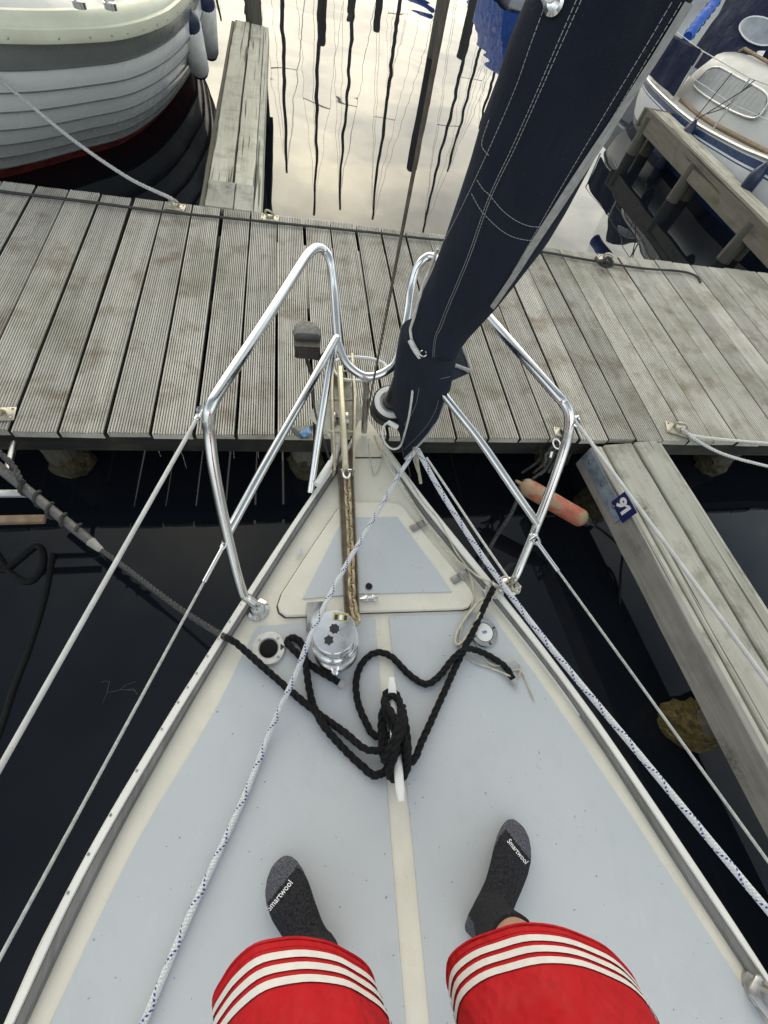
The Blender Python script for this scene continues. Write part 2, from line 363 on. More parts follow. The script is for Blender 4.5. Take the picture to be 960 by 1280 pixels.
def tag(o, label, cat, group=None, kind=None):
    if label: o['label'] = label
    if cat: o['category'] = cat
    if group: o['group'] = group
    if kind: o['kind'] = kind
    return o
def thing(name, loc, label, cat, group=None):
    o = bpy.data.objects.new(name, None); o.empty_display_size = 0.1; C.objects.link(o); o.location = Vector(loc)
    return tag(o, label, cat, group)
def struct(o): o['kind'] = 'structure'; return o
def inst(src, loc, parent=None, rot=None, scale=None):
    o = src.copy(); C.objects.link(o); o.parent = parent
    o.location = loc
    if rot is not None: o.rotation_euler = rot
    if scale is not None: o.scale = scale
    return o
def join(*parts):
    V, Fc = [], []
    for p in parts:
        k = len(V); V += list(p[0]); Fc += [tuple(i+k for i in f) for f in p[1]]
    return V, Fc
def box(c, s, rz=0.0, M3=None, ch=0.0):
    c = Vector(c); hx, hy, hz = s[0]/2, s[1]/2, s[2]/2
    R_ = M3 if M3 is not None else Matrix.Rotation(rz, 3, 'Z')
    if ch <= 0:
        V = [c+R_@Vector((x*hx,y*hy,z*hz)) for z in (-1,1) for y in (-1,1) for x in (-1,1)]
        return V, [(0,2,3,1),(4,5,7,6),(0,1,5,4),(1,3,7,5),(3,2,6,7),(2,0,4,6)]
    ch = min(ch, hx*0.9, hy*0.9, hz*0.9)
    pts = lambda hx_, hy_: [(-hx_+ch,-hy_),(hx_-ch,-hy_),(hx_,-hy_+ch),(hx_,hy_-ch),(hx_-ch,hy_),(-hx_+ch,hy_),(-hx_,hy_-ch),(-hx_,-hy_+ch)]
    rings = [[c+R_@Vector((x,y,z)) for x, y in pts(a, b_)] for a, b_, z in ((hx-ch,hy-ch,-hz),(hx,hy,-hz+ch),(hx,hy,hz-ch),(hx-ch,hy-ch,hz))]
    return loft(rings)
def loft(rings, cap=True, closed=True):
    n = len(rings[0]); V = [v for r in rings for v in r]; Fc = []
    for i in range(len(rings)-1):
        for j in range(n if closed else n-1):
            a, b_ = i*n+j, i*n+(j+1)%n
            Fc.append((a, b_, b_+n, a+n))
    if cap and closed: Fc += [tuple(range(n-1,-1,-1)), tuple((len(rings)-1)*n+j for j in range(n))]
    return V, Fc
def spline(P, n=8, closed=False):
    P = [Vector(p) for p in P]; out = []; m = len(P)
    for i in range(m if closed else m-1):
        if closed: p0, p1, p2, p3 = P[(i-1)%m], P[i], P[(i+1)%m], P[(i+2)%m]
        else:
            p1, p2 = P[i], P[i+1]
            p0 = P[i-1] if i > 0 else p1*2-p2
            p3 = P[i+2] if i+2 < m else p2*2-p1
        for k in range(n):
            t = k/n
            out.append(0.5*((2*p1)+(p2-p0)*t+(2*p0-5*p1+4*p2-p3)*t*t+(3*p1-p0-3*p2+p3)*t**3))
    if not closed: out.append(P[-1])
    return out
def resample(P, step):
    out = [P[0].copy()]; acc = 0.0
    for a, b_ in zip(P, P[1:]):
        l = (b_-a).length
        if l < 1e-9: continue
        d = step-acc
        while d <= l:
            out.append(a.lerp(b_, d/l)); d += step
        acc = l-(d-step)
    if (out[-1]-P[-1]).length > step*0.3: out.append(P[-1].copy())
    return out
def frames(P):
    T = []
    for i in range(len(P)):
        a = P[max(0,i-1)]; b_ = P[min(len(P)-1,i+1)]; d = b_-a
        T.append(d.normalized() if d.length > 1e-9 else Vector((0,0,1)))
    u = T[0].orthogonal().normalized(); fr = []
    for t in T:
        u = u-t*u.dot(t)
        u = u.normalized() if u.length > 1e-6 else t.orthogonal().normalized()
        fr.append((u, t.cross(u)))
    return fr
def tube(P, r, n=10, cap=True, closed=False):
    P = [Vector(p) for p in P]; fr = frames(P)
    R_ = r if isinstance(r, (list, tuple)) else [r]*len(P)
    rings = [[p+(u*math.cos(2*math.pi*j/n)+v*math.sin(2*math.pi*j/n))*rr for j in range(n)] for p, (u, v), rr in zip(P, fr, R_)]
    if closed: rings.append(rings[0])
    return loft(rings, cap and not closed)
def tube_uv(P, r, n=10):
    # open tube with a doubled seam so u runs 0..1 round it and v counts rope diameters along it
    P = [Vector(p) for p in P]; fr = frames(P); V, Fc, UV = [], [], []; l = 0.0
    for i, (p, (u, v)) in enumerate(zip(P, fr)):
        if i: l += (p-P[i-1]).length
        for j in range(n+1):
            a = 2*math.pi*j/n
            V.append(p+(u*math.cos(a)+v*math.sin(a))*r); UV.append((j/n, l/(2*r)))
    m = n+1
    for i in range(len(P)-1):
        for j in range(n): Fc.append((i*m+j, i*m+j+1, (i+1)*m+j+1, (i+1)*m+j))
    return V, Fc, UV
def laid(P, r, pitch=None, strands=3, n=6, per=7, fuzz=0.0):
    # three-strand laid rope: each strand a helix round the path
    pitch = pitch or r*6.5
    Q = resample([Vector(p) for p in P], pitch/per); fr = frames(Q); parts = []
    for s in range(strands):
        pts = [q+(u*math.cos(2*math.pi*(i/per+s/strands))+v*math.sin(2*math.pi*(i/per+s/strands)))*r*0.50 for i, (q, (u, v)) in enumerate(zip(Q, fr))]
        parts.append(tube(pts, r*0.56, n))
    return join(*parts)
def lathe(c, prof, axis=(0,0,1), n=24):
    ax = Vector(axis).normalized(); u = ax.orthogonal().normalized(); v = ax.cross(u); c = Vector(c)
    rings = [[c+ax*z+(u*math.cos(2*math.pi*j/n)+v*math.sin(2*math.pi*j/n))*r for j in range(n)] for r, z in prof]
    return loft(rings)
def prism(poly, z0, z1, bev=0.0):
    poly = [Vector((p[0],p[1],0)) for p in poly]
    c = sum(poly, Vector())/len(poly)
    def ring(z, ins):
        out = []
        m = len(poly)
        for i, p in enumerate(poly):
            a, b_ = poly[i-1], poly[(i+1)%m]
            t = (b_-a); nn = Vector((t.y,-t.x,0)); nn = nn.normalized() if nn.length > 1e-9 else Vector()
            if nn.dot(c-p) < 0: nn = -nn
            q = p+nn*ins; out.append(Vector((q.x,q.y,z)))
        return out
    if bev: return loft([ring(z0,0), ring(z1-bev,0), ring(z1,bev)])
    return loft([ring(z0,0), ring(z1,0)])
def ring_torus(c, axis, R_, r, n=20, m=8, sx=1.0):
    ax = Vector(axis).normalized(); u = ax.orthogonal().normalized(); v = ax.cross(u); c = Vector(c)
    return tube([c+u*math.cos(2*math.pi*i/n)*R_*sx+v*math.sin(2*math.pi*i/n)*R_ for i in range(n)], r, m, closed=True)
def ctube(P, r, n=10):
    # closed loop tube
    P = [Vector(p) for p in P]; m = len(P); rings = []
    Tn = [(P[(i+1)%m]-P[i-1]).normalized() for i in range(m)]
    u = Tn[0].orthogonal().normalized()
    for p, t in zip(P, Tn):
        u = (u-t*u.dot(t)).normalized(); v = t.cross(u)
        rings.append([p+(u*math.cos(2*math.pi*j/n)+v*math.sin(2*math.pi*j/n))*r for j in range(n)])
    rings.append(rings[0]); return loft(rings, False)
ring_torus = lambda c, axis, R_, r, n=20, m=8, sx=1.0: (lambda ax, c: (lambda u: ctube([c+u*math.cos(2*math.pi*i/n)*R_*sx+ax.cross(u)*math.sin(2*math.pi*i/n)*R_ for i in range(n)], r, m))(ax.orthogonal().normalized()))(Vector(axis).normalized(), Vector(c))
def text_mesh(s, size, bold=0.0):
    cu = bpy.data.curves.new('txt', 'FONT'); cu.body = s; cu.size = size; cu.align_x = 'CENTER'; cu.align_y = 'CENTER'; cu.offset = bold
    cu.resolution_u = 3
    o = bpy.data.objects.new('txt', cu); C.objects.link(o)
    dg = bpy.context.evaluated_depsgraph_get(); me = bpy.data.meshes.new_from_object(o.evaluated_get(dg))
    V = [v.co.copy() for v in me.vertices]; Fc = [tuple(p.vertices) for p in me.polygons]
    bpy.data.objects.remove(o); bpy.data.curves.remove(cu); bpy.data.meshes.remove(me)
    return V, Fc
def remesh(parts, voxel, smooth=6):
    V, Fc = join(*parts)
    me = bpy.data.meshes.new('tmp'); me.from_pydata(V, [], Fc); me.update()
    bm = bmesh.new(); bm.from_mesh(me); bmesh.ops.recalc_face_normals(bm, faces=bm.faces); bm.to_mesh(me); bm.free()
    o = bpy.data.objects.new('tmp', me); C.objects.link(o)
    md = o.modifiers.new('r','REMESH'); md.mode = 'VOXEL'; md.voxel_size = voxel
    sm = o.modifiers.new('s','SMOOTH'); sm.factor = 0.5; sm.iterations = smooth
    dg = bpy.context.evaluated_depsgraph_get(); m2 = bpy.data.meshes.new_from_object(o.evaluated_get(dg))
    V = [v.co.copy() for v in m2.vertices]; Fc = [tuple(p.vertices) for p in m2.polygons]
    bpy.data.objects.remove(o); bpy.data.meshes.remove(m2)
    return V, Fc
def smoothstep(a, b_, x):
    t = max(0, min(1, (x-a)/(b_-a))); return t*t*(3-2*t)

ZJ, ZW = -0.30, -0.731      # jetty top, water level (deck of the yacht is z = 0)

# ------------------------------------------------------------------ water
o = obj('water', ([(-1500,-1500,ZW),(1500,-1500,ZW),(1500,1500,ZW),(-1500,1500,ZW)], [(0,1,2,3)]), M['water'], smooth=False)
struct(o)

# ------------------------------------------------------------------ jetty
JY0, JY1 = at(300,542,ZJ).y, at(345,268,ZJ).y
jx0, jx1 = -3.4, 6.2
jetty = thing('jetty', (jx0, JY0, ZW), 'long grey jetty of grooved planks crossing in front of the bow', 'jetty')
PITCH = 0.1712
def plank_mesh(seed, width, wide=False):
    rnd = random.Random(seed); nr = 12 if wide else 15; prof = []
    gw = width/nr; dep = 0.008
    for i in range(nr):
        x = -width/2+i*gw
        if wide: prof += [(x+gw*0.17,-dep),(x+gw*0.27,-0.0006),(x+gw*0.48,0.0),(x+gw*0.69,-0.0006),(x+gw*0.79,-dep)]
        else: prof += [(x+gw*0.10,-dep),(x+gw*0.23,-0.0006),(x+gw*0.48,0.0),(x+gw*0.73,-0.0006),(x+gw*0.86,-dep)]
    Ln = JY1-JY0; rings = []
    bow = rnd.uniform(-0.002,0.002)
    for k in range(5):
        s = k/4; y = s*Ln; dx = bow*math.sin(math.pi*s)
        rings.append([(x+dx+ (rnd.uniform(-0.0004,0.0004)), y, z) for x, z in prof]+[(width/2+dx,y,-0.034),(-width/2+dx,y,-0.034)])
    rings[0] = [(x, y+rnd.uniform(-0.003,0.003), z) for x, y, z in rings[0]]
    rings[-1] = [(x, y+rnd.uniform(-0.003,0.003), z) for x, y, z in rings[-1]]
    return loft(rings)
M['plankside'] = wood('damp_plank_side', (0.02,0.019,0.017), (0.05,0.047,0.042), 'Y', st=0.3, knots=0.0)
def plank_obj(seed, width, wide=False):
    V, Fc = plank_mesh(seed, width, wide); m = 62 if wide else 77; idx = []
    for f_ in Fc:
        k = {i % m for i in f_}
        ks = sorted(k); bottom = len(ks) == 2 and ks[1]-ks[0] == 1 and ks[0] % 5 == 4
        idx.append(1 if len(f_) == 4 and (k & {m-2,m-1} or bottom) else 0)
    return V, Fc, idx
variants = []
x0p = at(345,540,ZJ).x          # a measured gap
k0 = math.floor((jx0-x0p)/PITCH); k1 = math.ceil((jx1-x0p)/PITCH)
pr = random.Random(3)
for k in range(k0, k1):
    xc = x0p+(k+0.5)*PITCH
    loc = Vector((xc-jx0, pr.uniform(-0.008,0.008), ZJ-ZW+pr.uniform(-0.004,0.002)))
    if len(variants) < 5 or (xc > 1.0 and len(variants) < 10):
        o = obj('plank', plank_obj(len(variants), PITCH-(0.0105 if xc > 1.0 else 0.0125), xc > 1.0), [M['plank'], M['plankside']], None)
        o.parent = jetty; o.location = loc; variants.append(o)
    else: o = inst(pr.choice(variants[5:] if xc > 1.0 else variants[:5]), loc, jetty)
    o.rotation_euler = (0, pr.uniform(-0.004,0.004), pr.uniform(-0.0035,0.0035))
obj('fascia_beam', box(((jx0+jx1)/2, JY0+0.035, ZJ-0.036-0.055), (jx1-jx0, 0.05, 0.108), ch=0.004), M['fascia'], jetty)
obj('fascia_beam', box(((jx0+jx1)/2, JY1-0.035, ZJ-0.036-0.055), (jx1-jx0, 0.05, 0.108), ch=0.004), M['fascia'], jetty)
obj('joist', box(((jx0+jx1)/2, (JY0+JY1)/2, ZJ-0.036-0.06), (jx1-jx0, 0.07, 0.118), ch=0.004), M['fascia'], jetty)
def pile_mesh(c, r, z0, z1, seed, n=14, lean=(0,0), top=0.0):
    rnd = random.Random(seed); rings = []
    K = 9
    ph = rnd.uniform(0,6)
    for k in range(K+1):
        s = k/K; z = z0+(z1-z0)*s
        rings.append([Vector((c[0]+lean[0]*s+math.cos(2*math.pi*j/n)*r*(1+0.05*math.sin(3*j+ph+s*4)+rnd.uniform(-0.03,0.03)), c[1]+lean[1]*s+math.sin(2*math.pi*j/n)*r*(1+0.05*math.cos(2*j+ph)+rnd.uniform(-0.03,0.03)), z)) for j in range(n)])
    if top:
        t = rings[-1]; cc = sum(t, Vector())/n
        rings.append([cc+(p-cc)*0.82+Vector((0,0,top)) for p in t])
    return loft(rings)
def beard_mesh(c, r, z0, z1, seed, n=18):
    rnd = random.Random(seed); rings = []
    for k in range(8):
        s = k/7; z = z0+(z1-z0)*s; rr = r*(0.80+0.28*math.sin(math.pi*min(1,0.12+s*0.9)))
        rings.append([Vector((c[0]+math.cos(2*math.pi*j/n)*rr*(1+rnd.uniform(-0.18,0.18)), c[1]+math.sin(2*math.pi*j/n)*rr*(1+rnd.uniform(-0.18,0.18)), z+rnd.uniform(-0.01,0.01))) for j in range(n)])
    return loft(rings)
for i, (px, py) in enumerate(((88,598),(384,612),(688,580),(885,585))):
    c = at(px, py, ZW); c.y = max(c.y+0.02, JY0+0.14)
    p = obj('pile', pile_mesh((c.x,c.y), 0.075, ZW-0.7, ZJ-0.155, 20+i), M['pile'], jetty)
    obj('weed_growth', beard_mesh((c.x,c.y), 0.088, ZW-0.05, ZW+0.13, 30+i), M['moss'], p)
for i, xx in enumerate((-2.6,-0.75,0.95,2.5,4.1,5.6)):
    obj('pile', pile_mesh((xx,JY1-0.18), 0.075, ZW-0.7, ZJ-0.155, 40+i), M['pile'], jetty)
# mooring rings on the jetty
def mooring_ring(px, py, sz, ang, name='mooring_plate'):
    c = at(px, py, ZJ+0.004)
    R_ = Matrix.Rotation(ang, 3, 'Z')
    pl = obj(name, box(c+Vector((0,0,0.0015)), (sz*1.5, sz, 0.006), M3=R_, ch=0.002), M['galv'], jetty)
    obj('eye', join(ring_torus(c+Vector((0,0,sz*0.36)), R_@Vector((0.25,1,0.5)), sz*0.36, sz*0.085, 16, 7), lathe(c, [(sz*0.2,0.004),(sz*0.2,0.014),(sz*0.13,0.02)], n=12)), M['galv'], pl)
    for sx in (-1,1):
        for sy in (-1,1):
            obj('bolt_head', lathe(c+R_@Vector((sx*sz*0.6,sy*sz*0.35,0.004)), [(sz*0.07,0.0),(sz*0.07,0.004),(sz*0.04,0.006)], n=7), M['dullsteel'], pl)
    return c
ringA = mooring_ring(219,259,0.075,-0.1)
ringB = mooring_ring(337,273,0.075,-0.1)
ringC = mooring_ring(757,326,0.085,-0.2)
ringD = mooring_ring(846,537,0.085,-0.35)
ringE = mooring_ring(0,518,0.07,0.1)
ringF = mooring_ring(703,541,0.06,-0.2)

# ------------------------------------------------------------------ ribbed cable along the far edge of the jetty
P = [at(x,y,ZJ+0.012) for x, y in ((-60,228),(0,239),(100,251),(200,264),(300,274),(400,284),(470,291),(530,298),(600,304),(680,315),(730,324),(800,335),(850,339),(870,345),(876,353))]
Q = resample(spline(P, 10), 0.006)
cab = obj('ribbed_cable', tube(Q, [0.0092 if i%2 else 0.0068 for i in range(len(Q))], 8), M['blackpl'], base=P[0])
tag(cab, 'thin black ribbed cable lying along the far edge of the jetty', 'cable')

# ------------------------------------------------------------------ finger piers
def finger(loc, label, group='finger piers off the jetty'):
    return thing('finger_pier', loc, label, 'finger pier', group)
def board(x0, x1, y0, y1, z, th, seed, nseg=14, tw=0.0, ch=0.006):
    rnd = random.Random(seed); rings = []
    for k in range(nseg+1):
        s = k/nseg; y = y0+(y1-y0)*s; w0 = rnd.uniform(-0.002,0.002); w1 = rnd.uniform(-0.002,0.002); dz = tw*math.sin(s*5+seed)*0.004+rnd.uniform(-0.0008,0.0008)
        a, b_ = x0+w0, x1+w1
        rings.append([Vector(q) for q in ((a,y,z-th),(a,y,z-ch+dz),(a+ch,y,z+dz),((a+b_)/2,y,z+dz-0.001),(b_-ch,y,z+dz),(b_,y,z-ch+dz),(b_,y,z-th))])
    return loft(rings)
# near right, number 91
e0 = at(746,554,ZJ).x; p1 = at(753,551,ZJ).x; p2 = at(791,552,ZJ).x; p3 = at(827,552,ZJ).x
fy0, fy1 = -2.2, JY0-0.004
f91 = finger(((e0+p3)/2, fy1, ZW), 'grey timber finger pier carrying the blue number 91 sign, right of the bow')
obj('plank', board(p1, p2-0.009, fy0, fy1, ZJ, 0.045, 1, 26, 1), M['fingerwood'], f91)
obj('plank', board(p2+0.005, p3-0.03, fy0, fy1, ZJ+0.001, 0.045, 2, 26, 1), M['fingerwood'], f91)
obj('edge_batten', board(p3-0.026, p3, fy0, fy1-0.01, ZJ-0.004, 0.08, 3, 10), M['fingerwood'], f91)
obj('edge_batten', board(e0+0.004, p1-0.008, fy0, fy1, ZJ-0.012, 0.05, 4, 10, ch=0.003), M['fingerwood'], f91)
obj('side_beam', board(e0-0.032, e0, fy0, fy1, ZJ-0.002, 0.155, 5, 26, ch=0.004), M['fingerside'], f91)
mp = obj('metal_plate', box((e0-0.0345, fy1-0.20, ZJ-0.062), (0.005, 0.40, 0.085), ch=0.0015), M['blueplate'], f91)
for yy in (0.06,0.2,0.33): obj('bolt_head', lathe((e0-0.037, fy1-yy, ZJ-0.062), [(0.008,0),(0.008,0.004),(0.005,0.006)], (-1,0,0), 8), M['dullsteel'], mp)
SKEW = math.radians(5.4)                     # the pier meets the jetty slightly off square
root_ = Vector(((e0+p3)/2, fy1, 0)); sw_ = atx(777,630,e0-0.036+(fy1-0.90)*math.tan(SKEW))
sc = root_+Matrix.Rotation(-SKEW,3,'Z')@(sw_-root_); sc.x = e0-0.036

sgn = obj('number_sign', box(sc, (0.004, 0.118, 0.105), ch=0.001), M['signblue'], f91, label='small dark blue sign reading 91 in white')
tv, tf = text_mesh('91', 0.082, 0.0040)
one = [v for v in tv if v.x > 0.003]; ox, oy = min(v.x for v in one), max(v.y for v in one)
k = len(tv); tv += [Vector((ox+0.002,oy,0)), Vector((ox-0.017,oy-0.017,0)), Vector((ox-0.012,oy-0.026,0)), Vector((ox+0.002,oy-0.016,0))]; tf.append((k,k+1,k+2,k+3))
obj('number', ([Vector((sc.x-0.0032, sc.y-v.x*1.02, sc.z+v.y*1.05)) for v in tv], tf), M['signwhite'], sgn, smooth=False)
pm = at(872,893,ZW)
for i, (cx_, cy_) in enumerate(((1.605, pm.y+0.0),(p3-0.05, pm.y+0.02),(e0+0.14, fy1-0.16),(e0+0.14,-1.9))):
    p = obj('pile', pile_mesh((cx_,cy_), 0.07, ZW-0.7, ZJ-0.16, 60+i), M['pile'], f91)
    obj('weed_growth', beard_mesh((cx_,cy_), 0.095 if i == 0 else 0.092, ZW-0.04, ZW+(0.20 if i == 0 else 0.16), 70+i), M['mossbright' if i == 0 else 'moss'], p)
f91.rotation_euler.z = SKEW; f91.location.y -= 0.018
# far left
lx0, lx1 = at(249,250,ZJ).x, at(326,262,ZJ).x
ly0, ly1 = JY1+0.004, at(312,28,ZJ).y
fl = finger(((lx0+lx1)/2, ly0, ZW), 'pale cracked two-board finger pier beside the white clinker hull')
lm = lx0+(lx1-lx0)*0.50
for a, b_, s in ((lx0+0.035, lm-0.008, 11),(lm+0.008, lx1-0.05, 12)):
    obj('plank', board(a, b_, ly0+0.33, ly1, ZJ, 0.05, s, 20, 1), M['oldwood'], fl)
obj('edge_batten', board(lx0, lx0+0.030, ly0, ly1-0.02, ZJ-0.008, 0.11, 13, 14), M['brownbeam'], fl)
obj('edge_batten', board(lx1-0.045, lx1, ly0, ly1-0.02, ZJ-0.003, 0.11, 14, 14), M['oldwood'], fl)
obj('short_board', board(lx0+0.035, lm+0.015, ly0, ly0+0.325, ZJ+0.003, 0.04, 15, 5), M['fingerwood'], fl)
obj('short_board', board(lm+0.022, lx1-0.05, ly0, ly0+0.325, ZJ+0.001, 0.04, 16, 5), M['fingerwood'], fl)
for i, yy in enumerate((ly0+1.5, ly1-0.25)):
    for xx in (lx0+0.09, lx1-0.09):
        p = obj('pile', pile_mesh((xx,yy), 0.06, ZW-0.7, ZJ-0.06, 80+i), M['pile'], fl)
# far right
rx0 = atx(810,136,4.55).x; rx1 = rx0+0.33
ry0, ry1 = JY1+0.004, 6.70
fr_ = finger(((rx0+rx1)/2, ry0, ZW), 'finger pier with a brown beam on paired piles, beside the blue striped yacht')
obj('plank', board(rx0+0.07, rx0+0.20, ry0, ry1, ZJ-0.004, 0.045, 21, 20, 1), M['oldwood'], fr_)
obj('plank', board(rx0+0.206, rx1, ry0, ry1, ZJ-0.002, 0.045, 22, 20, 1), M['oldwood'], fr_)
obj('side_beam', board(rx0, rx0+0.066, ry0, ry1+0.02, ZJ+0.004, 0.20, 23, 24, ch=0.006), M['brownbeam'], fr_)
obj('end_board', box(((rx0+rx1)/2+0.03, ry1+0.04, ZJ-0.09), (rx1-rx0+0.10, 0.04, 0.18), ch=0.005), M['brownbeam'], fr_)
for i, (cx_, cy_) in enumerate(((rx0+0.05,ry1-0.10),(rx0+0.27,ry1-0.06),(rx0+0.05,5.35),(rx0+0.27,5.45),(rx0+0.05,4.1),(rx0+0.27,4.2))):
    obj('pile', pile_mesh((cx_,cy_), 0.075, ZW-0.7, ZJ-0.05, 90+i), M['pile'], fr_)

# ------------------------------------------------------------------ our yacht
yacht = thing('sailing_yacht', (0.22,0.3,ZW), 'foredeck of a white sailing yacht with pale blue grey nonslip panels', 'sailing yacht')
PO = [(8,1276),(66,1139),(137,1018),(215,893),(240,844),(275,791),(309,738),(340,693),(374,640),(418,580),(437,552)]     # port edge
SO = [(968,1232),(865,1070),(760,922),(714,857),(675,798),(629,744),(610,721),(560,659),(527,620),(495,572),(478,552)]   # starboard edge
import numpy as np
def fair_px(pts, deg=4, keep=0):
    # fair a surveyed edge: least-squares curve x(y) on the deck plane
    q = [at(x,y,0) for x, y in pts]; c_ = np.polyfit([p.y for p in q], [p.x for p in q], deg)
    out = []
    for p in q:
        w_ = Vector((float(np.polyval(c_, p.y)), p.y, 0)); out.append(proj(w_))
    return out
def proj(P_):
    v = P_-CAM; z = v.dot(FWD); return (480+F*v.dot(RIGHT)/z, 640+F*v.dot(DOWN)/z)
PO = fair_px(PO); SO = fair_px(SO)
po = [at(x,y,0) for x, y in PO]; so = [at(x,y,0) for x, y in SO]
def run_aft(pts, y=-0.95):      # carry a surveyed edge on aft in a straight line
    a, b_ = at(*pts[0],0), at(*pts[1],0); t = (y-a.y)/(b_.y-a.y); return Vector((a.x+(b_.x-a.x)*t*0.85, y, 0))
EP = run_aft(PO); ES = run_aft(SO)
aftp = [Vector((EP.x+0.06,-3.4,0)),Vector((EP.x-0.10,-2.6,0)),Vector((EP.x-0.10,-1.7,0)),EP]
afts = [Vector((ES.x-0.10,-3.4,0)),Vector((ES.x+0.06,-2.6,0)),Vector((ES.x+0.09,-1.7,0)),ES]
port = aftp+po; stbd = afts+so
nosey = port[-1].y
port = spline(port, 5); stbd = spline(stbd, 5)
mid = [(a+b_)/2 for a, b_ in zip(port, stbd)]
nose = (port[-1]+stbd[-1])/2+Vector((0,0.10,0.0))
# deck surface, with a slight camber
dv, df = [], []
cols = 9
def deck_z(s): return 0.0
for a, b_ in zip(port, stbd):
    for k in range(cols): dv.append(a.lerp(b_, k/(cols-1)))
for i in range(len(port)-1):
    for k in range(cols-1):
        q = i*cols+k; df.append((q,q+1,q+cols+1,q+cols))
nb = len(dv); dv += [nose+Vector((-0.02,0.0,0)), nose+Vector((0.02,0,0))]
lr = (len(port)-1)*cols
df.append((lr, lr+cols-1, nb+1, nb)) if False else df.append(tuple(range(lr, lr+cols))+(nb+1, nb))
deck = obj('deck', (dv, df), M['gel'], yacht)
# hull: deck edge down to a narrower waterline and below
full = port+[nose+Vector((-0.02,0,0)), nose+Vector((0.02,0,0))]+stbd[::-1]
cl = Vector((0.24,0,0))
rings = []
for z, k, yk in ((-0.004,1.0,0.0),(-0.05,0.985,0.02),(-0.3,0.92,0.10),(ZW,0.80,0.28),(ZW-0.35,0.5,0.6)):
    rg = []
    for p in full:
        tt = smoothstep(-0.6, 1.25, p.y)
        cx_ = 0.22+0.06*p.y
        rg.append(Vector((cx_+(p.x-cx_)*(1-(1-k)*(0.35+0.9*tt)), p.y-yk*tt*1.1, z)))
    rings.append(rg)
hv, hf = loft(rings, False, False)
n_ = len(full)
for i in range(len(rings)-1): hf.append((i*n_+n_-1, i*n_, (i+1)*n_, (i+1)*n_+n_-1))
obj('hull', (hv, hf), M['gelw'], yacht)
def band(outer, inner, z0, z1, name, mat, parent, ext=None, foot=False):
    a = spline([at(x,y,z1) for x, y in outer], 4); b_ = spline([at(x,y,0.0 if foot else z1) for x, y in inner], 4)
    if foot: b_ = [Vector((q.x,q.y,z1))+(Vector((p.x-q.x,p.y-q.y,0))).normalized()*0.003 for p, q in zip(a, b_)]
    if ext: a.insert(0, a[0]+(a[0]-a[1]).normalized()*(a[0].y+0.95)/abs((a[0]-a[1]).normalized().y)); b_.insert(0, b_[0]+(b_[0]-b_[1]).normalized()*(b_[0].y+0.95)/abs((b_[0]-b_[1]).normalized().y))
    rings = []
    for p, q in zip(a, b_):
        rings.append([Vector((p.x,p.y,z0)), Vector((p.x,p.y,z1-0.003)), p.lerp(q,0.12), p.lerp(q,0.88), Vector((q.x,q.y,z1-0.003)), Vector((q.x,q.y,z0))])
    return obj(name, loft(rings), mat, parent)
PG = [(18,1280),(84,1128),(150,1014),(225,893),(245,855),(281,798),(315,741),(345,696),(379,643),(421,585),(440,556)]
PC = [(37,1280),(98,1143),(164,1018),(236,889),(256,855),(288,803),(320,750),(350,702),(383,651),(424,592),(441,562)]
PG, PC = fair_px(PG), fair_px(PC)
band(PO, PG, -0.03, 0.022, 'rubbing_strake', M['gelw'], yacht, (run_aft(PO),run_aft(PG)))
tp = band([(x+0.6,y) for x, y in PG], PC, -0.002, 0.019, 'toe_rail', M['teak'], yacht, (1,1), True)
SG = [(966,1238),(860,1078),(757,930),(708,858),(670,803),(625,752),(606,729),(557,668),(525,629),(493,580),(478,562)]
SCc = [(950,1243),(847,1083),(748,938),(697,858),(657,802),(612,752),(592,730),(546,672),(516,632),(489,588),(477,570)]
SG, SCc = fair_px(SG), fair_px(SCc)
band(SO, SG, -0.03, 0.018, 'rubbing_strake', M['gelw'], yacht, (run_aft(SO),run_aft(SG)))
band([(x-0.6,y) for x, y in SG], [(x+4.5,y-1) for x, y in SCc], -0.002, 0.014, 'toe_rail', M['teak'], yacht, (1,1))
band([(x+4.2,y-1) for x, y in SCc], SCc, -0.002, 0.010, 'rail_moulding', M['gelw'], yacht, (1,1), True)
for k in range(12):
    i = 26+k*2
    if i < len(port)-6: obj('rail_screw', lathe(port[i]+Vector((0.012,0.0,0.0215)), [(0.003,0.0),(0.003,0.0012)], n=8), M['dullsteel'], tp)
# nonslip panels
def pxpoly(pts, z=0): return [at(x,y,z) for x, y in pts]
PLo = [(66,1272),(168,1057),(250,925),(279,862),(300,828)]
PRo = [(937,1247),(842,1103),(760,975),(677,857),(647,813)]
PLo, PRo = fair_px(PLo,3), fair_px(PRo,3)
lp = [run_aft(PLo)]+spline(pxpoly(PLo), 6)+pxpoly([(318,789),(324,783),(332,782),(402,776),(466,771),(469,774)])+pxpoly([(486,1020),(507,1280)])+[Vector((0.18,-0.95,0))]
obj('nonslip_panel', prism(lp, -0.002, 0.0035, 0.0012), M['panel'], yacht)
rp = [Vector((0.225,-0.95,0))]+pxpoly([(537,1280),(512,1020),(486,774),(489,770)])+pxpoly([(550,768),(606,766),(614,768)])+spline(pxpoly(PRo), 6)[::-1]+[run_aft(PRo)]
obj('nonslip_panel', prism(rp, -0.002, 0.0035, 0.0012), M['panel'], yacht)
# nose plating seam
obj('deck_seam', prism(pxpoly([(441,571.5),(478,571.5),(478,573),(441,573)]), -0.002, 0.0012), M['gasket'], yacht)
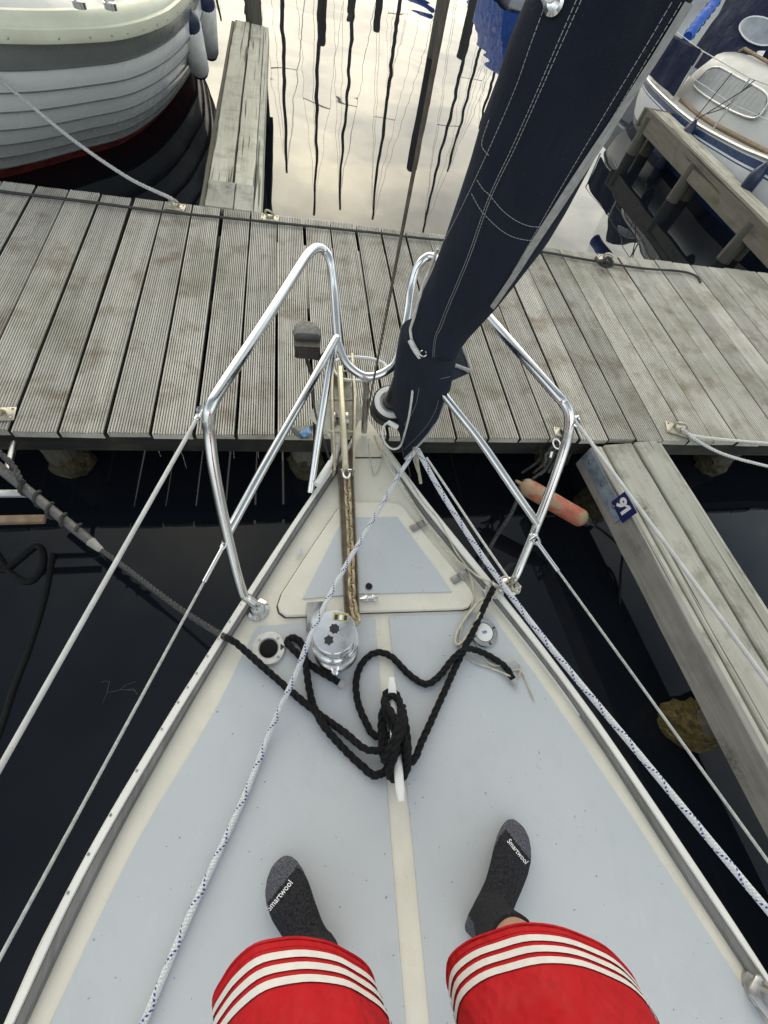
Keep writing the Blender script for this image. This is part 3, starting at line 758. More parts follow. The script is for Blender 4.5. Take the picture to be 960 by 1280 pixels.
# anchor locker hatch
HP = [(422,637),(432,630),(442,629),(487,629),(497,631),(504,636),(513,648),(550,692),(587,737),(591,744),(591,752),(585,761),(578,763),(450,767),(370,772),(357,772),(349,766),(347,758),(352,743),(385,692)]
hp_ = pxpoly(HP); hc = sum(hp_, Vector())/len(hp_)
gs = obj('hatch_gasket', prism([hc+(p-hc)*1.012 for p in hp_], -0.003, 0.0016), M['gasket'], yacht)
hatch = obj('hatch_lid', prism([hc+(p-hc)*0.997 for p in hp_], -0.002, 0.012, 0.004), M['gel'], yacht)
obj('nonslip_panel', prism(pxpoly([(378,749),(429,647),(497,647),(565,740),(448,743)], 0.012), 0.010, 0.0152, 0.001), M['panel'], hatch)
def hinge(px, py, ang):
    c = at(px,py,0.013); R_ = Matrix.Rotation(ang,3,'Z')
    h = obj('hinge', join(box(c+R_@Vector((-0.017,0,0.002)), (0.032,0.024,0.004), M3=R_, ch=0.001), box(c+R_@Vector((0.017,0,0.002)), (0.032,0.024,0.004), M3=R_, ch=0.001), lathe(c+R_@Vector((0,-0.012,0.004)), [(0.0045,0),(0.0045,0.024)], R_@Vector((0,1,0)), 10)), M['hinge'], hatch)
    for sx in (-0.024,0.024):
        for sy in (-0.006,0.006): obj('screw_head', lathe(c+R_@Vector((sx,sy,0.004)), [(0.0032,0),(0.0032,0.001),(0.0015,0.0014)], n=8), M['blackpl'], h) if False else None
    return h
hinge(524,657,0.45); hinge(575,721,0.45)
c = at(461,749,0.012)
obj('latch', join(box(c+Vector((0.0,0,0.003)), (0.042,0.014,0.006), ch=0.001), lathe(c+Vector((-0.028,0,0.008)), [(0.0035,0),(0.0035,0.055)], (1,0,0), 8), box(c+Vector((-0.008,0,0.008)), (0.006,0.018,0.01), ch=0.001), box(c+Vector((0.012,0,0.008)), (0.006,0.018,0.01), ch=0.001)), M['steel'], hatch)
c = at(461,733,0.0155)
obj('finger_hole', join(lathe(c, [(0.0125,-0.001),(0.0125,0.0012),(0.009,0.0016),(0.008,-0.0005)], n=20)), M['dullsteel'], hatch)
obj('hole', lathe(c+Vector((0,0,0.0004)), [(0.0105,0),(0.0105,0.0016),(0.001,0.0016)], n=18), M['blackgloss'], hatch)
obj('scuff_mark', prism(pxpoly([(375,684),(379,686),(373,695),(369,693)],0.012), 0.011, 0.0124), M['panel'], hatch)
# chain channel with chain
chn = [at(x,y,0.016) for x, y in ((422,556),(440,556),(449,768),(432,768))]
obj('chain_channel', prism(chn, 0.004, 0.0175), M['rustplate'], yacht)
for (a, b_) in (((421.5,556),(431.5,769)),((439.5,556),(448.5,769))):
    A_, B_ = at(*a,0.018), at(*b_,0.018)
    obj('channel_lip', box((A_+B_)/2+Vector((0,0,0.002)), (0.0045,(B_-A_).length,0.010), rz=-math.atan2((B_-A_).x,(B_-A_).y), ch=0.001), M['rustplate'], yacht)
chain = thing('anchor_chain', at(437,680,0.02), 'rusty anchor chain in its channel leading from bow roller to windlass', 'anchor chain')
CP = resample(spline([at(434,603,0.034),at(436,640,0.027),at(439,700,0.026),at(440,745,0.027),at(444,768,0.035),at(446,776,0.05)],10), 0.0235)
fr = frames(CP)
for i, p in enumerate(CP):
    t = (CP[min(i+1,len(CP)-1)]-CP[max(0,i-1)]).normalized(); side = t.cross(Vector((0,0,1))).normalized(); up = side.cross(t)
    ang = math.radians(38 if i%2 else -48)+random.uniform(-0.15,0.15); a_ = side*math.cos(ang)+up*math.sin(ang)
    pts = []
    for k in range(12):
        th = 2*math.pi*k/12
        pts.append(p+t*(0.0135*math.cos(th)+0.006*(1 if math.cos(th) > 0.1 else -1 if math.cos(th) < -0.1 else 0))+a_*0.0098*math.sin(th))
    obj('link', ctube(pts, 0.0041, 6), M['rust'], chain)
# windlass: foredeck capstan with polished cap
wc = at(420,812,0.0035); wl = Vector((wc.x,wc.y,0.0035))
WH = 0.115
wax = Vector((-0.05,0.10,1)).normalized()
topc = at(418,789,WH)
r_ = 28*mpp(topc)
wind = obj('windlass', lathe(wl, [(r_*1.06,0.0),(r_*1.06,0.010),(r_*0.98,0.016),(r_*0.80,0.022),(r_*0.74,0.032),(r_*0.80,0.04)], n=40), M['dullsteel'], yacht)
dcz = Vector((topc.x,topc.y,0))
def wp(z): return Vector((wl.x+(topc.x-wl.x)*z/WH, wl.y+(topc.y-wl.y)*z/WH, z))
rg = []
for rr, z in ((0.78,0.042),(1.02,0.047),(1.10,0.056),(1.10,0.064),(1.0,0.071),(0.90,0.080),(0.90,0.090),(0.96,0.098),(1.0,0.104),(1.0,0.111),(0.95,0.1148),(0.3,0.1165)):
    c_ = wp(z); rg.append([c_+Vector((math.cos(2*math.pi*j/44)*r_*rr, math.sin(2*math.pi*j/44)*r_*rr, 0)) for j in range(44)])
drum = obj('drum', loft(rg), M['chrome'], wind)
tc_ = wp(0.1166)
def starpoly(c, R0, R1, n): return [c+Vector((math.cos(math.pi*k/n)*(R0 if k%2 else R1), math.sin(math.pi*k/n)*(R0 if k%2 else R1), 0)) for k in range(2*n)]
s1 = at(418,786,0.117); s2 = at(411,800,0.117)
obj('socket_rim', lathe(Vector((s1.x,s1.y,0.1155)), [(0.0190,0),(0.0190,0.0022),(0.0145,0.0024)], n=24), M['chrome'], wind)
obj('socket', prism(starpoly(s1,0.0140,0.0112,8), 0.117, 0.1185), M['blackpl'], wind)
obj('socket', prism(starpoly(s2,0.0135,0.0098,6), 0.1155, 0.1175), M['blackpl'], wind)
st = at(426,771,0.1168)
obj('sticker', box(Vector((st.x,st.y,0.1162)), (0.040,0.021,0.0022), rz=-0.18), M['paper'], wind)
for k in range(3): obj('sticker_print', box(Vector((st.x-0.012+k*0.012,st.y-0.002*k,0.1175)), (0.008,0.013,0.0012), rz=-0.18), M['blackpl'] if k != 1 else M['signwhite'], wind)
tl = at(418,826,0.022)
obj('pawl', join(box(Vector((tl.x,tl.y-0.004,0.018)), (0.022,0.044,0.018), ch=0.004), box(Vector((tl.x,tl.y-0.026,0.012)), (0.017,0.02,0.014), ch=0.004)), M['chrome'], wind)
gp = at(394,765,0.04)
obj('chain_gypsy_cover', join(loft([[Vector((gp.x+dx,gp.y+dy*0.5,z)) for dx, dy in ((-0.026,-0.09),(0.026,-0.09),(0.026,0.05),(-0.026,0.05))] for z in (0.008,0.032)]+[[Vector((gp.x+dx,gp.y+dy*0.5,z)) for dx, dy, z in ((-0.023,-0.07,0.036),(0.023,-0.07,0.036),(0.023,0.045,0.062),(-0.023,0.045,0.062))]])), M['steel'], wind)
# deck foot switch and filler cap
c = at(336,811,0.0035); r1 = 20.5*mpp(c)
fs = obj('foot_switch', lathe(c, [(r1,0),(r1,0.006),(r1*0.93,0.0095),(r1*0.62,0.0095),(r1*0.6,0.006)], n=36), M['whitering'], yacht)
obj('rubber_button', lathe(c+Vector((0,0,0.006)), [(r1*0.55,0),(r1*0.54,0.004),(r1*0.44,0.007),(r1*0.25,0.0085),(0.001,0.009)], n=28), M['rubber'], fs)
for k in range(4):
    a = 0.8+k*math.pi/2
    obj('screw_head', lathe(c+Vector((math.cos(a)*r1*0.78,math.sin(a)*r1*0.78,0.0095)), [(0.0042,0),(0.004,0.0012),(0.001,0.0016)], n=10), M['dullsteel'], fs)
obj('arrow_mark', prism([c+Vector((r1*0.70,0.009,0)),c+Vector((r1*0.70,-0.009,0)),c+Vector((r1*0.95,0,0))],0.0128,0.0135), M['blackpl'], fs)
c = at(604,791,0.0035); r1 = 18*mpp(c)
fc = obj('filler_cap', lathe(c, [(r1,0),(r1,0.005),(r1*0.94,0.008),(r1*0.68,0.008),(r1*0.66,0.004)], n=36), M['dullsteel'], yacht)
obj('cap_disc', lathe(c+Vector((0,0,0.003)), [(r1*0.63,0),(r1*0.63,0.0045),(r1*0.55,0.0055)], n=30), M['whitepl'], fc)
obj('cap_gasket', lathe(c+Vector((0,0,0.004)), [(r1*0.665,0),(r1*0.665,0.0028)], n=30), M['blackpl'], fc)
obj('cap_slot', join(*[box(c+Vector((0.001,dy,0.009)), (0.016-abs(dy)*0.6,0.0014,0.0012), rz=0.1) for dy in (-0.003,0.0,0.003)]), M['bagblue'], fc)
for k in range(4):
    a = 0.3+k*math.pi/2
    obj('notch', box(c+Vector((math.cos(a)*r1*0.82,math.sin(a)*r1*0.82,0.008)), (0.009,0.005,0.0016), rz=a), M['blackpl'], fc)
# mooring cleat
ct0, ct1 = at(489,847,0.05), at(501,1001,0.05)
cu_ = (ct1-ct0).normalized(); cs_ = Vector((-cu_.y,cu_.x,0)); cm = (ct0+ct1)/2; cL = (ct1-ct0).length
def cp(u, v, z): return Vector((cm.x,cm.y,0))+cu_*u+cs_*v+Vector((0,0,z))
rg = []
for k in range(15):
    s = -1+2*k/14; hw = 0.0125*(1-0.22*abs(s)**2.2); hh = 0.011*(1-0.4*abs(s)**2); z = 0.044+0.012*s*s
    if abs(s) > 0.99: hw *= 0.7; hh *= 0.7
    rg.append([cp(s*cL/2, hw*math.cos(2*math.pi*j/12), z+hh*math.sin(2*math.pi*j/12)) for j in range(12)])
cleat = obj('mooring_cleat', loft(rg), M['whitepl'], yacht, label='white horned cleat wrapped in black rope')
for u in (-0.035,0.035):
    obj('cleat_foot', loft([[cp(u+math.cos(2*math.pi*j/12)*a, math.sin(2*math.pi*j/12)*b_, z) for j in range(12)] for a, b_, z in ((0.03,0.022,0.0036),(0.028,0.02,0.010),(0.012,0.011,0.018),(0.012,0.011,0.04))]), M['whitepl'], cleat)
# pulpit
RT = 0.0125*1.04
pulpit_z = 0.52
pf = at(320,762,0.0); 
def T3(pts): return [at(x,y,z) for x, y, z in pts]
portleg = T3([(322,761,0.012),(318,755,0.035),(310,748,0.055),(302,738,0.08),(284,668,0.225),(268,590,0.37),(262,545,0.44),(260,524,0.478),(264,508,0.5),(276,486,0.507),(335,396,0.516),(376,331,0.522),(386,317,0.522),(396,310,0.517),(406,314,0.503),(413,328,0.485),(418,365,0.42),(422,420,0.345)])
uloop = T3([(425,435,0.325),(434,455,0.30),(452,469,0.285),(468,470,0.285),(484,463,0.30),(496,449,0.325)])
stleg = T3([(508,400,0.39),(513,365,0.43),(519,340,0.475),(527,327,0.503),(537,321,0.517),(548,326,0.522),(560,340,0.522),(612,398,0.516),(690,487,0.507),(704,503,0.5),(711,517,0.485),(711,535,0.455),(705,562,0.40),(682,628,0.27),(655,696,0.11),(644,722,0.05),(638,731,0.014)])
pul = obj('pulpit', tube(spline(portleg+uloop+stleg, 6), RT, 14), M['steel'], yacht)
midL = T3([(284,668,0.225),(330,584,0.27),(380,495,0.315),(416,430,0.345),(421,422,0.347)])
midR = T3([(672,655,0.215),(640,609,0.25),(600,551,0.29),(560,500,0.325),(520,445,0.34),(506,425,0.345)])
obj('mid_rail', tube(spline(midL,4), RT*0.92, 12), M['steel'], pul)
obj('mid_rail', tube(spline(midR,4), RT*0.92, 12), M['steel'], pul)
obj('front_leg', tube([at(388,615,0.02), at(399,540,0.16), at(411,465,0.29), at(419,430,0.335)], RT*0.9, 12), M['steel'], pul)
if False: obj('front_leg', tube([at(524,612,0.02), at(527,570,0.09), at(529,520,0.18), at(531,450,0.30)], RT*0.9, 12), M['steel'], pul)
obj('centre_strut', tube([at(455,540,0.015), at(457,505,0.13), at(458,474,0.28)], RT*0.85, 12), M['dullsteel'], pul)
for (px, py, s) in ((322,762,1),(637,733,-1)):
    c = at(px,py,0.002)
    obj('flange', lathe(c, [(0.031,0),(0.031,0.004),(0.022,0.008),(0.018,0.02),(0.0165,0.024)], n=28), M['steel'], pul)
    for k in range(3):
        a = 0.5+k*2.1
        obj('screw_head', lathe(c+Vector((math.cos(a)*0.025,math.sin(a)*0.025,0.0045)), [(0.004,0),(0.0035,0.002),(0.001,0.0025)], n=8), M['dullsteel'], pul)
# front white hoop plate seen through the pulpit loop
hoop = spline([at(x,y,0.09) for x, y in ((414,458),(420,451),(435,447),(452,447),(470,450),(482,457),(480,468),(466,474),(446,476),(426,473))], 5, True)
# bow roller with cheeks and anchor
br = obj('bow_roller', join(*[loft([[at(x,y,0.0)*1.0+Vector((dx,0,z)) for x, y, z in pts] for dx in (-0.0035,0.0035)]) for pts in (
    [(416,600,0.02),(412,520,0.05),(413,466,0.06),(414,466,0.10),(413,520,0.11),(417,600,0.06)],
    [(440,600,0.02),(440,520,0.05),(438,466,0.06),(437,466,0.10),(440,520,0.11),(440,600,0.06)])]), M['galv'], yacht)
obj('roller_wheel', lathe(at(424,525,0.06)+Vector((-0.028,0,0)), [(0.03,0),(0.03,0.012),(0.018,0.024),(0.018,0.034),(0.03,0.046),(0.03,0.058)], (1,0,0), 20), M['dullsteel'], br)
for yy, z in ((464,0.085),(500,0.07),(540,0.08)):
    A_ = at(411,yy,z); B_ = at(442,yy,z)
    obj('cross_pin', tube([A_,B_], 0.004, 8), M['galv'], br)
obj('bow_plate', prism(pxpoly([(436,470),(442,560),(480,556),(474,530)],0.0)[::-1], -0.01, 0.008, 0.002), M['gelw'], yacht) if False else None
anchor = thing('anchor', at(428,500,0.05), 'galvanised plough anchor stowed on the bow roller with a round hoop', 'anchor')
ax = [at(425,462,0.115),at(427,500,0.113),at(430,545,0.10),at(432,585,0.075)]
rg = []
for i, p in enumerate(ax):
    h_ = (0.018,0.022,0.02,0.016)[i]; w_ = 0.009
    rg.append([p+Vector((dx*w_,0,dz*h_)) for dx, dz in ((-1,-1),(1,-1),(1,0.7),(0.6,1),(-0.6,1),(-1,0.7))])
obj('shank', loft(rg), plain('bright_galvanised',(0.70,0.64,0.47),0.35,0.35,var=0.1,vscale=30), anchor)
obj('hoop', ctube(hoop, 0.0065, 10), M['whitepl'], anchor)
f0 = at(425,460,0.10)
obj('fluke', ([f0+Vector(v) for v in ((0,0.02,0.0),(-0.12,-0.10,-0.16),(0,-0.22,-0.20),(0.12,-0.10,-0.16),(0,0.0,-0.02),(-0.11,-0.10,-0.175),(0,-0.21,-0.215),(0.11,-0.10,-0.175))], [(0,1,2),(0,2,3),(4,6,5),(4,7,6),(0,4,5,1),(1,5,6,2),(2,6,7,3),(3,7,4,0)]), M['galv'], anchor)
sh = at(433,592,0.065)
obj('shackle', join(ctube([sh+Vector((math.cos(2*math.pi*k/14)*0.011,math.sin(2*math.pi*k/14)*0.018,0)) for k in range(14)],0.0042,8), tube([sh+Vector((-0.018,0.013,0)),sh+Vector((0.018,0.013,0))],0.0045,8)), M['steel'], anchor)
# tidy bits at the nose: side tube on port of the nose
obj('bow_gunwale_tube', tube([at(396,606,0.05),at(418,572,0.05),at(422,556,0.05)], 0.012, 12), M['whitepl'], yacht)
# navigation light on its bracket
nl = at(384,425,0.26)
zc = nl.z
Rl = Matrix.Rotation(0.05,3,'Z')
body = []
for z, k in ((-0.036,0.9),(-0.028,1.0),(0.016,1.0)):
    body.append([nl+Vector((math.cos(a)*0.044*k if math.sin(a) > -0.3 else max(-0.040,min(0.040,math.cos(a)*0.06))*k, (math.sin(a)*0.05 if math.sin(a) > -0.3 else -0.052)*k, z)) for a in [2*math.pi*j/24 for j in range(24)]])
nav = obj('navigation_light', loft(body), M['darkpl'], yacht)
cap = []
for z, k in ((0.016,1.03),(0.024,1.04),(0.032,0.97),(0.036,0.8)):
    cap.append([nl+Vector((math.cos(a)*0.044*k if math.sin(a) > -0.3 else max(-0.040,min(0.040,math.cos(a)*0.06))*k, (math.sin(a)*0.05 if math.sin(a) > -0.3 else -0.022)*k+0.004, z)) for a in [2*math.pi*j/24 for j in range(24)]])
obj('light_cap', loft(cap), M['greypl'], nav)
obj('front_plate', join(box(nl+Vector((0,-0.053,-0.010)), (0.062,0.004,0.042), ch=0.001), box(nl+Vector((0,-0.056,-0.010)), (0.04,0.004,0.028), ch=0.001), lathe(nl+Vector((0,-0.058,-0.010)), [(0.006,0),(0.005,0.002)], (0,-1,0), 10)), M['darkpl'], nav)
obj('bracket', tube([nl+Vector((0.0,-0.03,-0.036)), nl+Vector((0.045,-0.04,-0.036)), at(413,438,0.31)], 0.010, 8), M['darkpl'], nav)
obj('cable', tube(spline([nl+Vector((0.0,-0.02,-0.055)), at(390,470,0.16), at(393,510,0.12), at(403,545,0.10), at(415,585,0.04)],6), 0.0038, 8), M['blackpl'], nav)
obj('cable', tube(spline([nl+Vector((-0.005,-0.02,-0.055)), at(391,480,0.05), at(393,520,-0.12), at(393,548,-0.26)],6), 0.0045, 8), M['blackpl'], nav)
# lifelines
def lifeline(pts, r, fit, mat='lifeline', swage=0.0):
    P_ = [Vector(p) for p in pts]
    l = obj('lifeline', tube(P_, r, 10), M[mat], yacht)
    a, d = P_[0], (P_[1]-P_[0]).normalized()
    if swage: obj('swage', tube([a+d*0.0, a+d*swage], r*1.7, 10), M['steel'], l)
    side = d.orthogonal().normalized()
    obj('shackle', join(ctube([a-d*0.006+d*math.cos(2*math.pi*k/12)*0.016+side*math.sin(2*math.pi*k/12)*0.009 for k in range(12)],0.0032,7), tube([a-d*0.014-side*0.014,a-d*0.014+side*0.014],0.0038,8), lathe(a-d*0.022, [(0.011,-0.004),(0.011,0.004)], side, 12)), M['steel'], l)
    return l
U1 = at(247,522,0.47); U2 = at(-120,1172,0.5)
lifeline([U1, U2], 0.0041, None)
lifeline([at(279,683,0.21), at(-110,1400,0.26)], 0.0032, None, 'greyrope', 0.10)
lifeline([at(721,529,0.475), at(1040,962,0.52)], 0.0044, None)
lifeline([at(671,677,0.205), at(1060,1215,0.26)], 0.0034, None, 'greyrope', 0.10)
obj('rail_eye', tube([at(264,508,0.5),at(255,512,0.485),at(247,523,0.47)], 0.0035, 8), M['steel'], pul)
obj('rail_eye', tube([at(706,508,0.498),at(714,515,0.487),at(721,528,0.475)], 0.0035, 8), M['steel'], pul)
# stanchion base low right, fairlead amidships
c = at(949,1236,0.01)
sb = obj('stanchion', tube([c, c+Vector((0.05,-0.02,0.30)), c+Vector((0.07,-0.03,0.52))], 0.0125, 12), M['steel'], yacht)
obj('stanchion_base', join(lathe(c+Vector((0,0,-0.008)), [(0.034,0),(0.034,0.008),(0.02,0.014),(0.018,0.05)], n=20), box(c+Vector((0.0,-0.02,0.012)), (0.05,0.09,0.02), rz=0.5, ch=0.008)), M['dullsteel'], sb)
c = min(port, key=lambda p: abs(p.y+0.62))+Vector((0.03,0,0.01))
sp_ = obj('stanchion', tube([c, c+Vector((-0.01,0,0.3)), c+Vector((-0.015,0,0.52))], 0.0125, 12), M['steel'], yacht)
obj('stanchion_base', lathe(c+Vector((0,0,-0.008)), [(0.034,0),(0.034,0.008),(0.02,0.014),(0.018,0.05)], n=20), M['dullsteel'], sp_)
fl_ = at(617,738,0.012)
fair = obj('fairlead', join(lathe(fl_, [(0.034,-0.008),(0.034,-0.002),(0.026,0.004)], n=24), ring_torus(fl_+Vector((0.008,0.008,0.012)), Vector((0.5,0.35,0.5)), 0.02, 0.0055, 18, 8)), M['dullsteel'], yacht)
for px, py, zz in ((632,727,0.03),(645,735,0.035)):
    q = at(px,py,zz)
    obj('shackle', join(ctube([q+Vector((math.cos(2*math.pi*k/14)*0.012,math.sin(2*math.pi*k/14)*0.016,0.004*math.sin(4*math.pi*k/14))) for k in range(14)],0.0042,8), tube([q+Vector((-0.017,-0.008,0)),q+Vector((0.017,0.004,0))],0.005,8)), M['galv'], fair)
c = at(589,790,0.006)
obj('pad_eye', join(ring_torus(c, Vector((0.2,0.1,1)), 0.018, 0.003, 16, 7, 0.7)), M['dullsteel'], fair) if False else None
# furler drum
S0 = Vector((0.352,1.03,0.06)); 
SY = 0.72
rr_ = ray(735,0); S1 = CAM+rr_*(SY/rr_.y)
SD = (S1-S0).normalized()
dc = near_axis(487,508,S0,SD)
fd = obj('furler_drum', lathe(dc-SD*0.035, [(0.058,0),(0.066,0.004),(0.066,0.020),(0.060,0.024),(0.04,0.026),(0.04,0.05),(0.062,0.052),(0.066,0.056),(0.066,0.064)], SD, 32), M['blackpl'], yacht)
obj('drum_flange', lathe(dc+SD*0.030, [(0.060,0),(0.060,0.004),(0.042,0.005),(0.042,0.0)], SD, 32), M['whitepl'], fd)
obj('torque_tube', lathe(dc+SD*0.028, [(0.032,0),(0.032,0.03),(0.026,0.05),(0.026,0.24)], SD, 20), M['blackgloss'], fd)
for k in range(10):
    u = SD.orthogonal().normalized(); v = SD.cross(u); a = 2*math.pi*k/10
    obj('drum_rib', tube([dc-SD*0.008+(u*math.cos(a)+v*math.sin(a))*0.052, dc+SD*0.02+(u*math.cos(a)+v*math.sin(a))*0.052], 0.006, 6), M['blackpl'], fd)
obj('toggle', join(tube([S0-SD*0.05, dc-SD*0.03], 0.012, 10), lathe(S0-SD*0.05, [(0.018,-0.006),(0.018,0.006)], (1,0,0), 12)), M['steel'], fd)
# mast and forestays
MT = Vector((0.14,-2.75,0))
top = Vector((0.14,-2.70,8.4))
obj('mast', loft([[MT+(top-MT)*s+Vector((math.cos(2*math.pi*j/16)*0.045,math.sin(2*math.pi*j/16)*0.065,0)) for j in range(16)] for s in (0,0.5,1)]), M['alu'], yacht)
hb0 = at(455,538,0.02); rr_ = ray(520,200); hb1 = CAM+rr_*(0.66/rr_.y); hd = (hb1-hb0)
fs_ = obj('inner_stay', tube([hb0, hb0+hd*1.0, hb0+hd*2.2], 0.0030, 8), M['wire'], yacht)
obj('inner_stay_swage', tube([hb0, hb0+hd.normalized()*0.10], 0.006, 8), M['dullsteel'], fs_)

# ------------------------------------------------------------------ furled sail in its navy cover
sail = thing('furled_sail', S0, 'furled headsail in a navy blue canvas cover with white stitching', 'furled sail')
UP_L = [(-60,700),(0,657),(55,635),(100,621),(150,602),(200,588),(240,575),(300,555),(340,540),(380,521),(410,512),(440,512),(477,520)]
UP_R = [(-60,905),(0,866),(55,832),(100,803),(150,771),(200,743),(230,727),(260,711),(300,687),(345,652),(380,624),(419,588),(440,573),(474,566)]
def lerp_tab(tab, y):
    for (a, xa), (b_, xb) in zip(tab, tab[1:]):
        if a <= y <= b_: return xa+(xb-xa)*(y-a)/(b_-a)
    (ya, xa), (yb, xb) = (tab[0], tab[1]) if y < tab[0][0] else (tab[-2], tab[-1])
    return xa+(xb-xa)*(y-ya)/(yb-ya)
# stations along the stay; perpendicular widths are measured across the stay
class Sleeve:
    def __init__(s, L_, R_, y0, y1, n, flat=0.62):
        s.c, s.a, s.w, s.d = [], [], [], []
        A0, A1 = proj(S0), proj(S0+SD*1.0)
        ex, ey = A1[0]-A0[0], A1[1]-A0[1]; l = math.hypot(ex,ey); ex, ey = ex/l, ey/l
        if ey > 0: ex, ey = -ex, -ey
        nx, ny = -ey, ex                       # across the stay, to the right in the photo
        for k in range(n+1):
            y = y0+(y1-y0)*k/n
            mx, my = (lerp_tab(L_, y)+lerp_tab(R_, y))/2, y
            def cross(tab, sg):
                lo, hi = 0.0, 260.0
                for _ in range(40):
                    t = (lo+hi)/2; x_, y_ = mx+sg*nx*t, my+sg*ny*t
                    if (x_-lerp_tab(tab, y_))*sg < 0: lo = t
                    else: hi = t
                return mx+sg*nx*lo, my+sg*ny*lo
            l_, r_ = cross(L_, -1), cross(R_, 1)
            p = near_axis((l_[0]+r_[0])/2, (l_[1]+r_[1])/2, S0, SD)
            wv = SD.cross(CAM-p).normalized()
            if wv.dot(RIGHT) < 0: wv = -wv
            hw = math.hypot(l_[0]-r_[0], l_[1]-r_[1])/2*mpp(p)
            s.c.append(p); s.a.append(hw); s.w.append(wv); s.d.append(wv.cross(SD).normalized())
            if s.d[-1].dot(CAM-p) < 0: s.d[-1] = -s.d[-1]
        s.flat = flat; s.n = n
    def pt(s, k, th, extra=0.0):
        k = max(0, min(s.n, k)); i = min(int(k), s.n-1); f = k-i
        c = s.c[i].lerp(s.c[i+1], f); a = s.a[i]+(s.a[i+1]-s.a[i])*f
        w_ = s.w[i].lerp(s.w[i+1], f).normalized(); d_ = s.d[i].lerp(s.d[i+1], f).normalized()
        # soft folds
        L_ = k*0.14
        fold = 0.05*math.sin(2.0*th+L_*1.3)*math.sin(L_*0.8+1)+0.03*math.sin(5*th+L_*2.1)+0.018*math.sin(9*th-L_*3.0)
        q = 1.0+fold*abs(math.sin(th))
        return c+w_*(math.cos(th)*(a+extra))+d_*(math.sin(th)*(a*s.flat*q+extra))
up_ = Sleeve(UP_L, UP_R, -60, 477, 60)
NT = 40
rings = [[up_.pt(k, 2*math.pi*j/NT) for j in range(NT)] for k in range(61)]
# carry the furled sail on up the stay beyond the picture
c0, a0 = up_.c[0], up_.a[0]
ext = []
for s in (7.6,5.0,3.0,1.5,0.6):
    aa = 0.10 if s < 5 else 0.055
    aa = a0*(1-0.12*min(s,4)) if s < 6 else 0.04
    cc_ = c0+SD*s; ww, dd = up_.w[0], up_.d[0]
    ext.append([cc_+ww*math.cos(2*math.pi*j/NT)*aa+dd*math.sin(2*math.pi*j/NT)*aa*0.62 for j in range(NT)])
cover = obj('sail_cover', loft(ext+rings), M['navy'], sail)
LO_L = [(425,497),(440,494),(485,489),(520,491),(540,499),(560,500),(574,503)]
LO_R = [(425,580),(440,576),(475,563),(500,558),(520,551),(540,540),(560,523),(574,507)]
lo_ = Sleeve(LO_L, LO_R, 425, 574, 24, 0.7)
lower = obj('lower_cover', loft([[lo_.pt(k, 2*math.pi*j/NT, -0.004) for j in range(NT)] for k in range(25)]), M['navy'], sail)
flp = [at(577,433,0.30),at(587,465,0.27),at(566,474,0.28),at(560,450,0.29)]
obj('cover_flap', loft([[p+Vector((0,0,dz)) for p in flp] for dz in (-0.006,0.0)]+[[p+(sum(flp,Vector())/4-p)*0.25+Vector((0,0,0.006)) for p in flp]]), M['navy'], sail)
obj('flap_edge', tube(spline([at(578,434,0.302),at(588,464,0.273),at(568,456,0.285)],5), 0.0045, 8), M['web'], sail)
obj('flap_edge', tube(spline([at(588,464,0.275),at(566,456,0.295)],5), 0.007, 8), M['web'], sail)
def line_on(sl, xs, off=0.0012):
    # follow a seam given by photo points, on the near face of the sleeve
    G = sl.__dict__.setdefault('grid', None)
    if G is None:
        G = sl.grid = [(proj(sl.pt(k*0.5, math.pi*(j/60))), k*0.5, math.pi*j/60) for k in range(sl.n*2+1) for j in range(61)]
    out = []
    for x, y in xs:
        (_, _), k, th = min(G, key=lambda g: (g[0][0]-x)**2+(g[0][1]-y)**2)
        st_k, st_t = 0.25, math.pi/120
        for it in range(10):
            best = min(((proj(sl.pt(k+a*st_k, th+b_*st_t)), k+a*st_k, th+b_*st_t) for a in (-1,0,1) for b_ in (-1,0,1)), key=lambda g: (g[0][0]-x)**2+(g[0][1]-y)**2)
            k, th = best[1], best[2]; st_k *= 0.6; st_t *= 0.6
        out.append(sl.pt(k, th, off))
    return out
def px_line(pts, n=8): 
    q = spline([Vector((x,y,0)) for x, y in pts], n); return [(p.x,p.y) for p in q]
def stitch(path, r=0.00045, dash=0.0050, gap=0.0009):
    Q_ = resample(path, 0.0016); parts = []; acc = 0.0; cur = []
    per = dash+gap; Q_ = resample(path, 0.0005)
    for i, p in enumerate(Q_):
        d = (i*0.0005)%per
        if d < dash: cur.append(p)
        else:
            if len(cur) > 1: parts.append(tube([cur[0],cur[len(cur)//2],cur[-1]] if len(cur) > 2 else cur, r, 4))
            cur = []
    return join(*parts)
seams = [[(722,-2),(694,62),(667,125),(640,185),(612,245),(587,315),(572,352),(560,380),(549,408),(543,424),(540,458),(540,474)],
         [(728,-2),(699,62),(671,125),(644,185),(615,245),(590,315),(575,352),(563,380),(552,408),(545,424),(542,458),(542,474)],
         [(684,2),(664,56),(645,110),(617,175),(587,240),(566,282),(545,322)],
         [(839,2),(800,68),(760,134),(706,225),(653,318),(640,340)],
         [(851,2),(811,68),(772,134),(716,225),(663,318)],
         [(590,242),(600,260),(610,272),(625,286),(640,295),(655,299),(668,300)],
         [(597,225),(605,237),(612,243),(628,262),(645,275),(662,282),(678,283)],
         [(612,150),(603,180),(612,195)],
         [(522,476),(542,475),(563,470)]]
for q in seams: obj('stitching', stitch(line_on(up_, px_line(q))), M['thread'], sail, smooth=False)
low_seams = [[(524,485),(520,505),(513,520),(505,532)],[(548,500),(543,515),(530,536),(505,562)],[(500,548),(503,560),(505,570)]]
for q in low_seams: obj('stitching', stitch(line_on(lo_, px_line(q))), M['thread'], sail, smooth=False)
